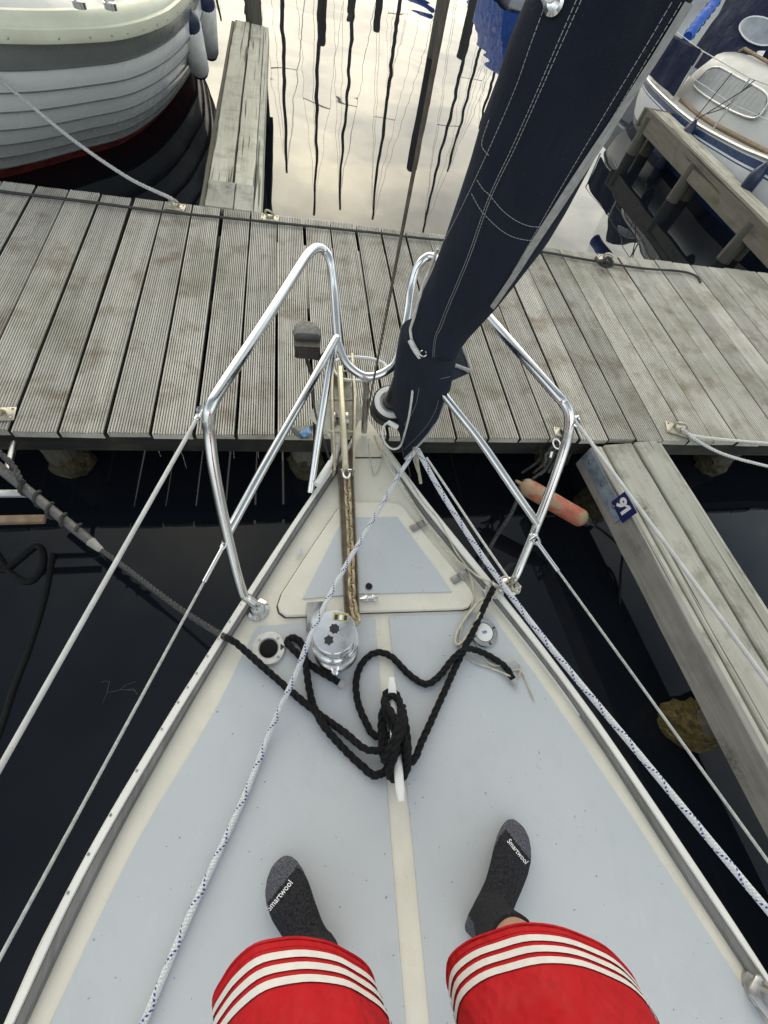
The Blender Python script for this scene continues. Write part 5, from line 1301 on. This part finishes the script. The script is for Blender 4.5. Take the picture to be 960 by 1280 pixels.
# sprayhood
def hood_ring(y, h, w_, z0): return [Vector((6.1-w_*math.cos(a), y, z0+h*min(1.0,1.25*math.sin(a)))) for a in [math.pi*k/16 for k in range(17)]]
hv_ = [hood_ring(7.86,0.74,0.56,-0.02),hood_ring(7.62,0.86,0.60,-0.02),hood_ring(7.38,0.76,0.63,0.0),hood_ring(7.15,0.50,0.64,0.10),hood_ring(6.85,0.10,0.56,0.26)]
hood = obj('sprayhood', loft(hv_, False, False), M['navy2'], ry)
hbv = BVHTree.FromPolygons([tuple(v) for v in loft(hv_, False, False)[0]], loft(hv_, False, False)[1])
def on_hood(x, y, off):
    rr = ray(x,y).normalized(); h_ = hbv.ray_cast(CAM, rr)
    if h_[0] is None: return None
    n_h = h_[1] if h_[1].dot(rr) < 0 else -h_[1]
    return h_[0]+n_h*off
rings_ = []
for k, off in ((1.0,0.004),(1.0,0.014),(0.92,0.016),(0.5,0.016),(0.05,0.016)):
    rings_.append([on_hood(949+24*k*math.cos(t)-3*k*math.sin(t), 40+17*k*math.sin(t)+6*k*math.cos(t), off) or ov0 for t in [2*math.pi*j/28 for j in range(28)] for ov0 in (Vector((5.6,7.2,0.45)),)])
obj('oval_window', loft(rings_), M['vinyl'], hood)
obj('window_binding', ctube(rings_[1], 0.008, 6), M['whitepl'], hood)
# cockpit weather cloth
cl0 = []
for k in range(13):
    q = k/12; y = 7.98-0.94*q; x = 5.05; zt = 0.18+0.045*q
    cl0.append([Vector((x-0.012+0.012*math.sin(9*q), y, -0.215)), Vector((x-0.02+0.025*math.sin(14*q+1), y, 0.0)), Vector((x-0.01, y, zt-0.02*math.sin(q*math.pi))), Vector((x+0.01, y, zt)), Vector((x+0.01,y,-0.215))])
obj('weather_cloth', loft(cl0), M['navy2'], ry)
lls = []
for yy in (8.05,7.03,6.0,5.0,4.1):
    b0 = Vector((5.06 if yy > 4.5 else 5.28, yy, dz_(yy)+0.01)); tp_ = b0+Vector((0,-0.05,0.46))
    obj('stanchion', tube([b0, tp_], 0.011, 8), M['alu'], ry); lls.append(tp_)
obj('lifeline', tube(lls, 0.005, 6), M['lifeline'], ry)
obj('lifeline', tube([p-Vector((0,0,0.22)) for p in lls], 0.004, 6), M['lifeline'], ry)
obj('mast', tube([Vector((6.1,5.2,0.3)),Vector((6.1,5.2,8.5))], 0.06, 10), M['alu'], ry)
obj('boom', tube([Vector((6.1,5.3,1.15)),Vector((6.1,8.4,1.2))], [0.12,0.09], 10), M['bluecover'], ry)
fg = 'navy topped fenders along the blue striped yacht'
for i, (px, py, kx, lab) in enumerate(((862,163,4.88,'navy teardrop fender hung below the window of the right yacht'),(836,192,4.92,'dark fender low on the stern quarter of the right yacht, behind the beam'),(947,218,4.88,'navy teardrop fender hung nearest the jetty on the right yacht'))):
    c = atx(px,py,kx)
    t = thing('fender', c, lab, 'fender', fg)
    obj('body', lathe(c+Vector((0,0,0.10)), [(0.016,0),(0.04,-0.035),(0.068,-0.09),(0.072,-0.13),(0.072,-0.28),(0.04,-0.34),(0.016,-0.36)], (0,0,1), 16), M['fenderb'], t)
    obj('lanyard', tube([c+Vector((0,0,0.10)), Vector((5.05,c.y-0.30 if i == 0 else c.y-0.05,dz_(c.y)+0.46))], 0.006, 6), M['blackpl'], t)
o = obj('black_cord', tube(spline([Vector((5.05,5.86,0.27)),Vector((5.08,6.0,0.10)),Vector((5.12,6.1,-0.02)),Vector((5.14,6.35,-0.16))],6), 0.006, 6), M['blackpl'], base=(5.05,5.86,0.27)); tag(o, 'thin black cord hanging down the cabin window of the right yacht', 'cord')

# ------------------------------------------------------------------ piles in open water
def lone_pile(px, py, h, label, D=None, r=0.085):
    c = at(px, py, ZW)
    o_ = obj('mooring_pile', pile_mesh((c.x,c.y), r, ZW-0.8, ZW+h, int(px), 14, top=0.04), M['pile'], base=(c.x,c.y,ZW)); return tag(o_, label, 'pile', 'timber mooring piles standing in the water')
def refl_h(px, py, c):          # pile height whose mirror image ends at a photo point
    D = math.hypot(c.x,c.y); rr = ray(px,py); t = -rr.z/math.hypot(rr.x,rr.y); return D*t-(CZ-ZW)
c = at(541,72,ZW); lone_pile(541,72, refl_h(515,212,c), 'weathered brown pile standing in open water beside the sail cover', r=0.095)
c = Vector((at(318,24,ZJ).x, ly1+0.12, ZW))
o = obj('mooring_pile', pile_mesh((c.x,c.y), 0.085, ZW-0.8, ZW+1.9, 33, 14, top=0.04), M['pile'], base=c); tag(o, 'grey brown pile at the outer end of the left finger pier', 'pile', 'timber mooring piles standing in the water')
def far_dir(px, py, D):
    rr = ray(px,py); h = math.hypot(rr.x,rr.y); return Vector((rr.x/h*D, rr.y/h*D, ZW)), D*(-rr.z/h)-(CZ-ZW)
for px, py, D, lb_ in ((576,68,15.5,'pile mirrored between the brown pile and the blue cover'),(402,54,15,'dark pile mirrored right of the left finger pier'),(471,34,17,'dark pile mirrored left of the brown pile'),(438,20,19,'far pile mirrored midway between finger pier and brown pile')):
    c, h = far_dir(px,py,D)
    o = obj('mooring_pile', pile_mesh((c.x,c.y), 0.095, ZW-0.8, ZW+h, int(px), 12, top=0.05), M['pile'], base=c); tag(o, lb_, 'pile', 'timber mooring piles standing in the water')

# ------------------------------------------------------------------ yachts across the harbour (mirrored in the water)
def far_yacht(px, py, D, hullmat, covermat, label, heading=0.0, L_=7.5):
    c, h = far_dir(px,py,D)
    t = thing('far_yacht', c, label, 'sailing yacht', 'yachts moored across the harbour')
    B = L_*0.30; R_ = Matrix.Rotation(heading,3,'Z')
    def q(x, y, z): return c+R_@Vector((x,y,0))+Vector((0,0,z))
    st_ = [(-0.5,0.62,0.85),(-0.3,0.86,0.8),(0.0,1.0,0.8),(0.25,0.82,0.9),(0.42,0.42,1.0),(0.5,0.03,1.1)]
    rr2 = [[q(-B/2*w_,L_*s,h_),q(-B/2*w_*0.86,L_*s*0.96,0.0),q(0,L_*s*0.9,-0.3),q(B/2*w_*0.86,L_*s*0.96,0.0),q(B/2*w_,L_*s,h_),q(0,L_*s,h_+0.06)] for s, w_, h_ in st_]
    obj('hull', loft(rr2), M[hullmat], t)
    obj('cabin', loft([[q(-B*0.28*k,L_*s,0.85),q(-B*0.24*k,L_*s,1.25),q(B*0.24*k,L_*s,1.25),q(B*0.28*k,L_*s,0.85)] for s, k in ((-0.15,1),(0.1,1),(0.25,0.7))]), M['hullfar'], t)
    obj('mast', tube([q(0,L_*0.08,0.9), q(0,L_*0.08,h*0.6), q(0,L_*0.08,h)], [0.085,0.075,0.055], 8), M['mastalu'], t)
    obj('spreader', tube([q(-0.55,L_*0.08,h*0.55), q(0.55,L_*0.08,h*0.55)], 0.02, 6), M['mastalu'], t)
    for ey in (0.5,-0.5): obj('stay', tube([q(0,L_*ey,0.9), q(0,L_*0.08,h)], 0.007, 5), M['mastalu'], t)
    for ex in (-1,1): obj('shroud', tube([q(ex*B*0.48,L_*0.06,0.85), q(ex*0.55,L_*0.08,h*0.55), q(0,L_*0.08,h*0.97)], 0.006, 5), M['mastalu'], t)
    obj('boom_cover', tube([q(0,L_*0.06,1.9), q(0,-L_*0.40,1.8)], [0.2,0.12], 8), M[covermat], t)
for px, py, D, hm, cm_, lab, hd_ in (
    (362,232,24,'hullfar','navy2','yacht across the harbour whose mast mirrors left of centre',0.2),
    (393,275,24.5,'hullfar','bluecover','tall masted yacht across the harbour mirrored beside the finger pier',-0.1),
    (427,268,27,'hulldark','navy2','dark red yacht across the harbour, mirrored in the water',0.1),
    (467,288,25.5,'hullfar','bluecover','yacht across the harbour mirrored left of the inner stay',0.15),
    (485,130,34,'hullfar','navy2','yacht far across the harbour mirrored left of the brown pile',0.0),
    (532,296,26,'hullfar','navy2','tallest masted yacht across the harbour mirrored near the sail cover',0.05),
    (560,222,30,'hullfar','bluecover','yacht across the harbour mirrored by the blue cover',-0.2),
    (600,175,29,'hullfar','bluecover','yacht across the harbour mirrored under the sail cover edge',0.1),
    (275,38,40,'hullfar','navy2','yacht far across the harbour mirrored beyond the white fenders',0.0),
    (306,16,43,'hullfar','navy2','far yacht mirrored just left of the finger pier end pile',0.0)):
    far_yacht(px,py,D,hm,cm_,lab,hd_)
# blue covered boat whose mirror image shows beside the sail
c, h = far_dir(606,66,21)
bcb = thing('covered_boat', c, 'boat under a bright blue winter cover, mirrored beside the sail cover', 'covered boat')
obj('hull', loft([[c+Vector((x*k,y,z)) for x, z in ((-0.95,0.75),(-0.75,0.0),(0,-0.3),(0.75,0.0),(0.95,0.75))] for y, k in ((-3.0,0.75),(-1,1),(1.5,0.9),(3,0.1))]), M['hullfar'], bcb)
obj('cover', loft([[c+Vector((x*k,y,z)) for x, z in ((-1.05,0.55),(-0.9,1.0),(-0.35,h*0.95*k2),(0,h*k2),(0.35,h*0.95*k2),(0.9,1.0),(1.05,0.55))] for y, k, k2 in ((-3.1,0.78,0.9),(-2,0.95,1.0),(0,1.0,0.95),(2,0.75,0.8),(3.0,0.12,0.7))]), M['bluecover'], bcb)
# boats seen directly beyond the right yacht
def small_boat(c, L_, B, h, rz, label, hullmat, cab=True, cover=None):
    t = thing('far_motorboat', c, label, 'boat', 'boats moored beyond the right yacht'); R_ = Matrix.Rotation(rz,3,'Z')
    def q(x, y, z): return Vector(c)+R_@Vector((x,y,0))+Vector((0,0,z))
    rr2 = [[q(-B/2*w_,L_*s,hh),q(-B/2*w_*0.85,L_*s,0),q(0,L_*s,-0.3),q(B/2*w_*0.85,L_*s,0),q(B/2*w_,L_*s,hh),q(B/2*w_-0.15*w_,L_*s,hh-0.05),q(0,L_*s,hh-0.1),q(-B/2*w_+0.15*w_,L_*s,hh-0.05)] for s, w_, hh in ((-0.5,0.85,h),(-0.2,1,h),(0.15,0.9,h*1.05),(0.38,0.5,h*1.15),(0.5,0.04,h*1.25))]
    obj('hull', loft(rr2), M[hullmat], t)
    obj('gunwale', tube([r[0] for r in rr2]+[r[4] for r in rr2[::-1]], 0.04, 8), M['alu'], t)
    if cab:
        cbn = obj('cabin', loft([[q(-B*0.32*k,L_*s,h-0.1),q(-B*0.27*k,L_*s,h+zz),q(B*0.27*k,L_*s,h+zz),q(B*0.32*k,L_*s,h-0.1)] for s, k, zz in ((-0.15,1,0.55),(0.08,1,0.55),(0.26,0.7,0.15))]), M['deckwhite'], t)
        for sx in (-1,1):
            for s in (-0.1,0.0): obj('window', loft([[q(sx*B*(0.297+e),L_*(s+ds),h+zz) for ds, zz in ((-0.035,0.12),(0.035,0.12),(0.03,0.36),(-0.03,0.36))] for e in (-0.006,0.006)]), M['glass'], cbn)
    obj('cockpit_floor', box(q(0,-L_*0.33,h-0.25), (B*0.6,L_*0.28,0.04), rz=rz), M['brown'], t)
    if cover: obj('cover', loft([[q(-B*0.3,L_*s,h),q(-B*0.15,L_*s,h+0.35),q(B*0.15,L_*s,h+0.35),q(B*0.3,L_*s,h)] for s in (-0.48,-0.2)]), M[cover], t)
    obj('rail', tube(spline([q(-B*0.4,L_*0.2,h+0.5),q(-B*0.15,L_*0.45,h+0.6),q(B*0.15,L_*0.45,h+0.6),q(B*0.4,L_*0.2,h+0.5)],5), 0.015, 8), M['steel'], t)
    for sx in (-0.4,0.4): obj('rail_post', tube([q(B*sx,L_*0.2,h),q(B*sx,L_*0.2,h+0.5)], 0.014, 8), M['steel'], t)
    return t
small_boat((6.9,11.1,ZW), 4.4, 1.8, 0.55, 0.25, 'white open boat with a brown floor behind the weather cloth', 'hullfar')
small_boat(at(905,6,ZW), 6.0, 2.1, 0.8, 2.2, 'white cabin boat moored beyond the navy sprayhood', 'hullfar', True)
small_boat(at(858,2,ZW), 6.5, 2.3, 0.9, 1.7, 'dark hulled boat far beyond the right yacht', 'mastalu', True, 'bluecover')
q0, q1 = atx(859,47,6.4), atx(897,-2,7.2)
o = obj('rolled_sail', tube(spline([q0, q0.lerp(q1,0.35)+Vector((0,0,0.04)), q0.lerp(q1,0.7), q1],5), 0.075, 10), M['bluecover'], base=q0); tag(o, 'bright blue rolled cloth slanting above the white boat behind the weather cloth', 'rolled sail')
for k in range(6): obj('tie', ctube([q0.lerp(q1,(k+0.5)/6)+RIGHT*math.cos(2*math.pi*j/12)*0.085+DOWN*math.sin(2*math.pi*j/12)*0.085 for j in range(12)], 0.012, 6), M['bluestripe'], o)

# ------------------------------------------------------------------ the person holding the camera
per = thing('person', (0.17,-0.36,0.0035), 'standing person in red shorts with white stripes and charcoal socks', 'person')
Z0 = 0.005
def ell(c, ex, ey, a, b_, n=20, pw=1.0):
    return [Vector(c)+Vector(ex)*(math.copysign(abs(math.cos(2*math.pi*j/n))**pw, math.cos(2*math.pi*j/n))*a)+Vector(ey)*(math.copysign(abs(math.sin(2*math.pi*j/n))**pw, math.sin(2*math.pi*j/n))*b_) for j in range(n)]
def foot_parts(toe, heel, side, shin, grow=0.0, frac=1.0):
    # rings along the foot, heel to toe, then the ankle and shin
    d = (toe-heel); L_ = d.length; d = d.normalized(); s = Vector((d.y,-d.x,0)); up = Vector((0,0,1)); parts = []
    rg = []
    # (position, half width, height, lateral shift towards the little toe)
    for t, hw, h, off in ((0.0,0.016,0.030,0),(0.03,0.026,0.052,0),(0.12,0.032,0.070,0),(0.25,0.032,0.078,0.001),(0.40,0.033,0.074,0.003),(0.55,0.038,0.062,0.003),(0.68,0.043,0.050,0.002),(0.80,0.043,0.039,0.0),(0.89,0.037,0.032,-0.003),(0.95,0.028,0.027,-0.006),(0.99,0.015,0.020,-0.008),(1.0,0.006,0.012,-0.009)):
        c_ = heel+d*(L_*t)+s*(off*side)
        h += grow; hw += grow
        rg.append([c_+s*(hw*math.cos(a)*(1 if math.sin(a) > 0 else 0.92))+up*(Z0+h*0.5+h*0.5*math.sin(a)*(1 if math.sin(a) > 0 else 1)) for a in [2*math.pi*j/20 for j in range(20)]])
    parts.append(loft(rg))
    ank = heel+d*(L_*0.22)
    rg = []
    top_ = Vector(shin)
    PRF = ((0.0,0.034,0.044),(0.10,0.034,0.042),(0.22,0.033,0.039),(0.40,0.040,0.044),(0.62,0.052,0.054),(0.85,0.056,0.056),(1.0,0.055,0.056))
    for i_ in range(9):
        t = i_/8*frac
        for (t0_, a0_, b0_), (t1_, a1_, b1_) in zip(PRF, PRF[1:]):
            if t0_ <= t <= t1_+1e-9: q_ = (t-t0_)/(t1_-t0_); a, b_ = a0_+(a1_-a0_)*q_, b0_+(b1_-b0_)*q_
        p0 = ank+Vector((0,0,0.045)); c_ = p0.lerp(top_, t)
        rg.append([c_+s*(math.cos(x)*(a+grow))+d*(math.sin(x)*(b_+grow)) for x in [2*math.pi*j/20 for j in range(20)]])
    parts.append(loft(rg))
    return parts, ank
toeL, heelL = at(343,1080,0.02), at(418,1222,0.02)
toeR, heelR = at(653,1032,0.02), at(590,1172,0.02)
for v in (toeL,heelL,toeR,heelR): v.z = 0.0
kneeL = at(352,1262,0.40); kneeR = at(668,1252,0.40)
kneeL = Vector((-0.015,-0.335,0.41)); kneeR = Vector((0.335,-0.355,0.41))
hipL, hipR = Vector((0.09,-0.66,0.74)), Vector((0.31,-0.66,0.74))
bodyparts = []
socks = []
for toe, heel, side, knee, hip in ((toeL,heelL,-1,kneeL,hipL),(toeR,heelR,1,kneeR,hipR)):
    parts, ank = foot_parts(toe, heel, side, knee, -0.003)
    bodyparts += parts
    bodyparts.append(tube([knee+Vector((0,0.0,-0.02)), knee+Vector((0,0.005,0.02)), knee.lerp(hip,0.25), knee.lerp(hip,0.6), hip], [0.054,0.058,0.066,0.078,0.085], 20))
    shin = ank+Vector((0,0,0.045)); cut = shin.lerp(knee, 0.30)
    p2, _ = foot_parts(toe, heel, side, knee, 0.0035, 0.50)
    socks.append((remesh(p2, 0.0035, 4), toe, heel, ank, cut))
# trunk, neck, head, arms
cxp = 0.20
bodyparts.append(loft([ell((cxp,y,z),(1,0,0),(0,1,0),a,b_) for z, y, a, b_ in ((0.66,-0.65,0.13,0.10),(0.74,-0.66,0.165,0.115),(0.84,-0.645,0.145,0.10),(0.95,-0.615,0.135,0.095),(1.08,-0.585,0.155,0.105),(1.16,-0.57,0.16,0.10),(1.21,-0.56,0.12,0.075))]))
bodyparts.append(tube([(cxp,-0.56,1.19),(cxp,-0.535,1.26),(cxp,-0.515,1.31)], [0.055,0.05,0.05], 16))
hd0 = Vector((cxp,-0.485,1.385)); fd_ = Vector((-0.25,0.75,-0.62)).normalized()
bodyparts.append(loft([ell(hd0+Vector((0,0,z))+Vector((0,dy,0)),(1,0,0),(0,1,0),a,b_) for z, dy, a, b_ in ((-0.105,0.035,0.025,0.03),(-0.085,0.025,0.05,0.06),(-0.04,0.01,0.066,0.082),(0.01,0.0,0.072,0.09),(0.06,-0.008,0.068,0.085),(0.095,-0.012,0.045,0.055),(0.11,-0.014,0.012,0.015))]))
bodyparts.append(tube([hd0+Vector((0,0.085,0.015)), hd0+Vector((0,0.105,-0.018)), hd0+Vector((0,0.085,-0.028))], [0.007,0.013,0.010], 8))
for sx in (-1,1): bodyparts.append(loft([ell(hd0+Vector((sx*(0.068+k*0.012),-0.005,-0.005)),(0,1,0),(0,0,1),a,b_,12) for k, a, b_ in ((0,0.012,0.022),(1,0.02,0.032),(1.5,0.012,0.022))]))
for sx in (-1,1):
    sh_ = Vector((cxp+sx*0.155,-0.575,1.155)); el = Vector((cxp+sx*0.20-0.05,-0.44,0.955)); wrp = Vector((0.02+sx*0.075,-0.20,1.10))
    bodyparts.append(tube([sh_-Vector((sx*0.03,0,0)), sh_.lerp(el,0.3), sh_.lerp(el,0.7), el, el.lerp(wrp,0.3), el.lerp(wrp,0.75), wrp], [0.05,0.046,0.041,0.038,0.038,0.029,0.024], 14))
    pd = Vector((-sx*0.10,0.62,0.62)).normalized(); pn = Vector((sx,0,0))
    palm = wrp+pd*0.045
    sd = Vector((0,0.7,-0.7))
    bodyparts.append(loft([[wrp+pd*t+sd*math.cos(x)*a+pn*math.sin(x)*b_ for x in [2*math.pi*j/14 for j in range(14)]] for t, a, b_ in ((-0.01,0.022,0.018),(0.03,0.034,0.015),(0.065,0.038,0.013),(0.085,0.034,0.010))]))
    for k, (o1, ln) in enumerate(((0.028,0.055),(0.010,0.066),(-0.009,0.062),(-0.027,0.048))):
        b0 = wrp+pd*0.078+sd*o1
        bodyparts.append(tube([b0, b0+pd*ln*0.5-pn*0.004, b0+pd*ln*0.8-pn*0.018, b0+pd*ln*0.88-pn*0.032], [0.0085,0.0082,0.0075,0.0065], 8))
    t0 = wrp+pd*0.03-sd*0.03 if sx < 0 else wrp+pd*0.03-sd*0.03
    bodyparts.append(tube([t0, t0+pd*0.02-sd*0.022-pn*0.006, t0+pd*0.042-sd*0.03-pn*0.016], [0.012,0.010,0.008], 8))
obj('body', remesh(bodyparts, 0.0075, 3), M['skin'], per)
for sx in (-1,1):
    obj('eye', lathe(hd0+Vector((sx*0.027,0.078,0.008)), [(0.002,0.006),(0.009,0.002),(0.011,-0.004)], (0,1,0), 10), M['whitepl'], per)
obj('mouth', box(hd0+Vector((0,0.078,-0.052)), (0.042,0.012,0.007), ch=0.003), M['red'], per)
obj('hair', loft([ell(hd0+Vector((0,dy,z)),(1,0,0),(0,1,0),a,b_) for z, dy, a, b_ in ((-0.03,-0.055,0.066,0.05),(0.01,-0.03,0.078,0.075),(0.05,-0.015,0.078,0.088),(0.09,-0.016,0.058,0.07),(0.118,-0.016,0.02,0.025))]), M['hair'], per)
obj('shirt', loft([ell((cxp,y,z),(1,0,0),(0,1,0),a,b_) for z, y, a, b_ in ((0.72,-0.655,0.18,0.13),(0.84,-0.645,0.162,0.118),(0.95,-0.615,0.15,0.11),(1.08,-0.585,0.17,0.12),(1.165,-0.57,0.175,0.112),(1.215,-0.56,0.13,0.085),(1.235,-0.553,0.075,0.07))], False), M['shirt'], per)
for sx in (-1,1):
    sh_ = Vector((cxp+sx*0.145,-0.575,1.16)); el = Vector((cxp+sx*0.20-0.05,-0.44,0.955))
    obj('sleeve', tube([sh_-Vector((sx*0.02,0,-0.01)), sh_.lerp(el,0.3), sh_.lerp(el,0.62)], [0.066,0.062,0.058], 16, False), M['shirt'], per)
# socks with grey toes, heels and lettering
for i, ((V, Fc), toe, heel, ank, cut) in enumerate(socks):
    d = (toe-heel).normalized(); L_ = (toe-heel).length; s = Vector((d.y,-d.x,0)); side = -1 if i == 0 else 1
    mid_ = []
    for f_ in Fc:
        c_ = sum((V[k] for k in f_), Vector())/len(f_); t = (c_-heel).dot(d)/L_; q = (c_-heel).dot(s)*side
        pa_, pb_ = ((332,1141),(367,1098)) if i == 0 else ((633,1047),(661,1082)); u_, v_p = proj(c_)
        sd_ = ((pb_[0]-pa_[0])*(v_p-pa_[1])-(pb_[1]-pa_[1])*(u_-pa_[0]))/math.hypot(pb_[0]-pa_[0],pb_[1]-pa_[1])
        under = c_.z < 0.024
        heelg = t < 0.10-0.5*max(0,c_.z-0.055) and c_.z < 0.07
        mid_.append(1 if (sd_ < -6 and t > 0.5) or heelg or under or (t > 0.52 and abs(q) > 0.037 and c_.z < 0.035) else 0)
    sk = obj('sock', (V, Fc, mid_), [M['sock'], M['sockgrey']], per)
    bvh = BVHTree.FromPolygons([tuple(v) for v in V], Fc)
    tv, tf = text_mesh('Smartwool', 1.0, 0.004)
    w_ = max(v.x for v in tv)-min(v.x for v in tv)
    # lettering runs along the edge of the grey toe
    pA, pB = ((332,1141),(367,1098)) if i == 0 else ((633,1047),(661,1082))
    A_, B_ = Vector((*pA,0)), Vector((*pB,0)); e = (B_-A_); nrm = Vector((e.y,-e.x,0)).normalized(); k_ = e.length/w_*0.82
    out = []
    for v in tv:
        q = (A_+B_)/2+e.normalized()*v.x*k_+nrm*(v.y*k_*1.0)
        hit = None
        rr = ray(q.x,q.y).normalized(); hit = bvh.ray_cast(CAM, rr)
        p = hit[0]-rr*0.0012 if hit[0] is not None else at(q.x,q.y,0.04)
        out.append(p)
    obj('sock_lettering', (out, tf), M['signwhite'], sk, smooth=False)
    # dark band under the lettering
# shorts: one leg of cloth each, joined at the seat
def leg_cloth(knee, hip, hem_px, seed, hemdrop):
    rnd = random.Random(seed); ax_ = (hip-knee).normalized()
    return ax_
short_parts = []
def shorts_rings(hemc, midc, hipc, ra, rb, tilt, ph):
    # centre line hem -> mid-thigh -> hip; rings lean so the hem hangs to the knee
    P_ = spline([hemc, hemc.lerp(midc,0.5), midc, midc.lerp(hipc,0.6), hipc], 10)
    rg = []
    n = len(P_)
    for k, p in enumerate(P_):
        s = k/(n-1); t = (P_[min(n-1,k+1)]-P_[max(0,k-1)]).normalized()
        t = (t*(0.35+0.65*s)+tilt*(1-s)*0.65).normalized() if tilt is not None else t
        ex = Vector((1,0,0)); ex = (ex-t*ex.dot(t)).normalized(); ey = t.cross(ex)
        a = ra*(1-s)+0.125*s; b_ = rb*(1-s)+0.13*s
        fo_ = lambda x: 1+0.022*math.sin(4*x+ph+s*5)+0.010*math.sin(7*x-ph*2+s*9)*(1-s)+0.004*math.sin(13*x+s*6+ph)*(1-s)
        rg.append([p+ex*math.cos(x)*a*fo_(x)+ey*math.sin(x)*b_*(fo_(x)+0.015*math.sin(3*x+ph-s*4)) for x in [2*math.pi*j/64 for j in range(64)]])
    return rg
sL = shorts_rings(Vector((-0.018,-0.290,0.395)), Vector((0.035,-0.45,0.56)), Vector((0.10,-0.64,0.73)), 0.104, 0.092, Vector((-0.34,-0.45,0.80)).normalized(), 0.4)
sR = shorts_rings(Vector((0.325,-0.338,0.40)), Vector((0.315,-0.48,0.56)), Vector((0.30,-0.64,0.73)), 0.132, 0.096, Vector((-0.42,-0.45,0.76)).normalized(), 2.2)
sh0 = obj('shorts', join(loft(sL, False), loft(sR, False), loft([ell((cxp,y,z),(1,0,0),(0,1,0),a,b_,40) for z, y, a, b_ in ((0.64,-0.66,0.16,0.13),(0.74,-0.665,0.20,0.145),(0.82,-0.65,0.18,0.13),(0.86,-0.645,0.165,0.12))], False)), M['shorts'], per)
for rg in (sL, sR):
    for (f0, f1) in ((1.3,1.95),(2.42,3.07),(3.54,4.19)):
        def rr_at(f): i = int(f); return [rg[i][j].lerp(rg[i+1][j], f-i) for j in range(64)]
        bands = []
        for f in (f0, (f0+f1)/2, f1):
            ring = rr_at(f); c_ = sum(ring, Vector())/64
            bands.append([c_+(p-c_)*1.012+(p-c_).normalized()*0.0008 for p in ring])
        obj('white_stripe', loft(bands, False), M['stripe'], sh0)
    def edge_(f, k):
        i = int(f); ring = [rg[i][j].lerp(rg[i+1][j], f-i) for j in range(64)]; c_ = sum(ring, Vector())/64
        return [c_+(p-c_)*k for p in ring]
    obj('hem_seam', join(ctube(edge_(0.05,1.0), 0.0022, 6), ctube(edge_(0.8,1.002), 0.0006, 4)), M['shorts'], sh0)
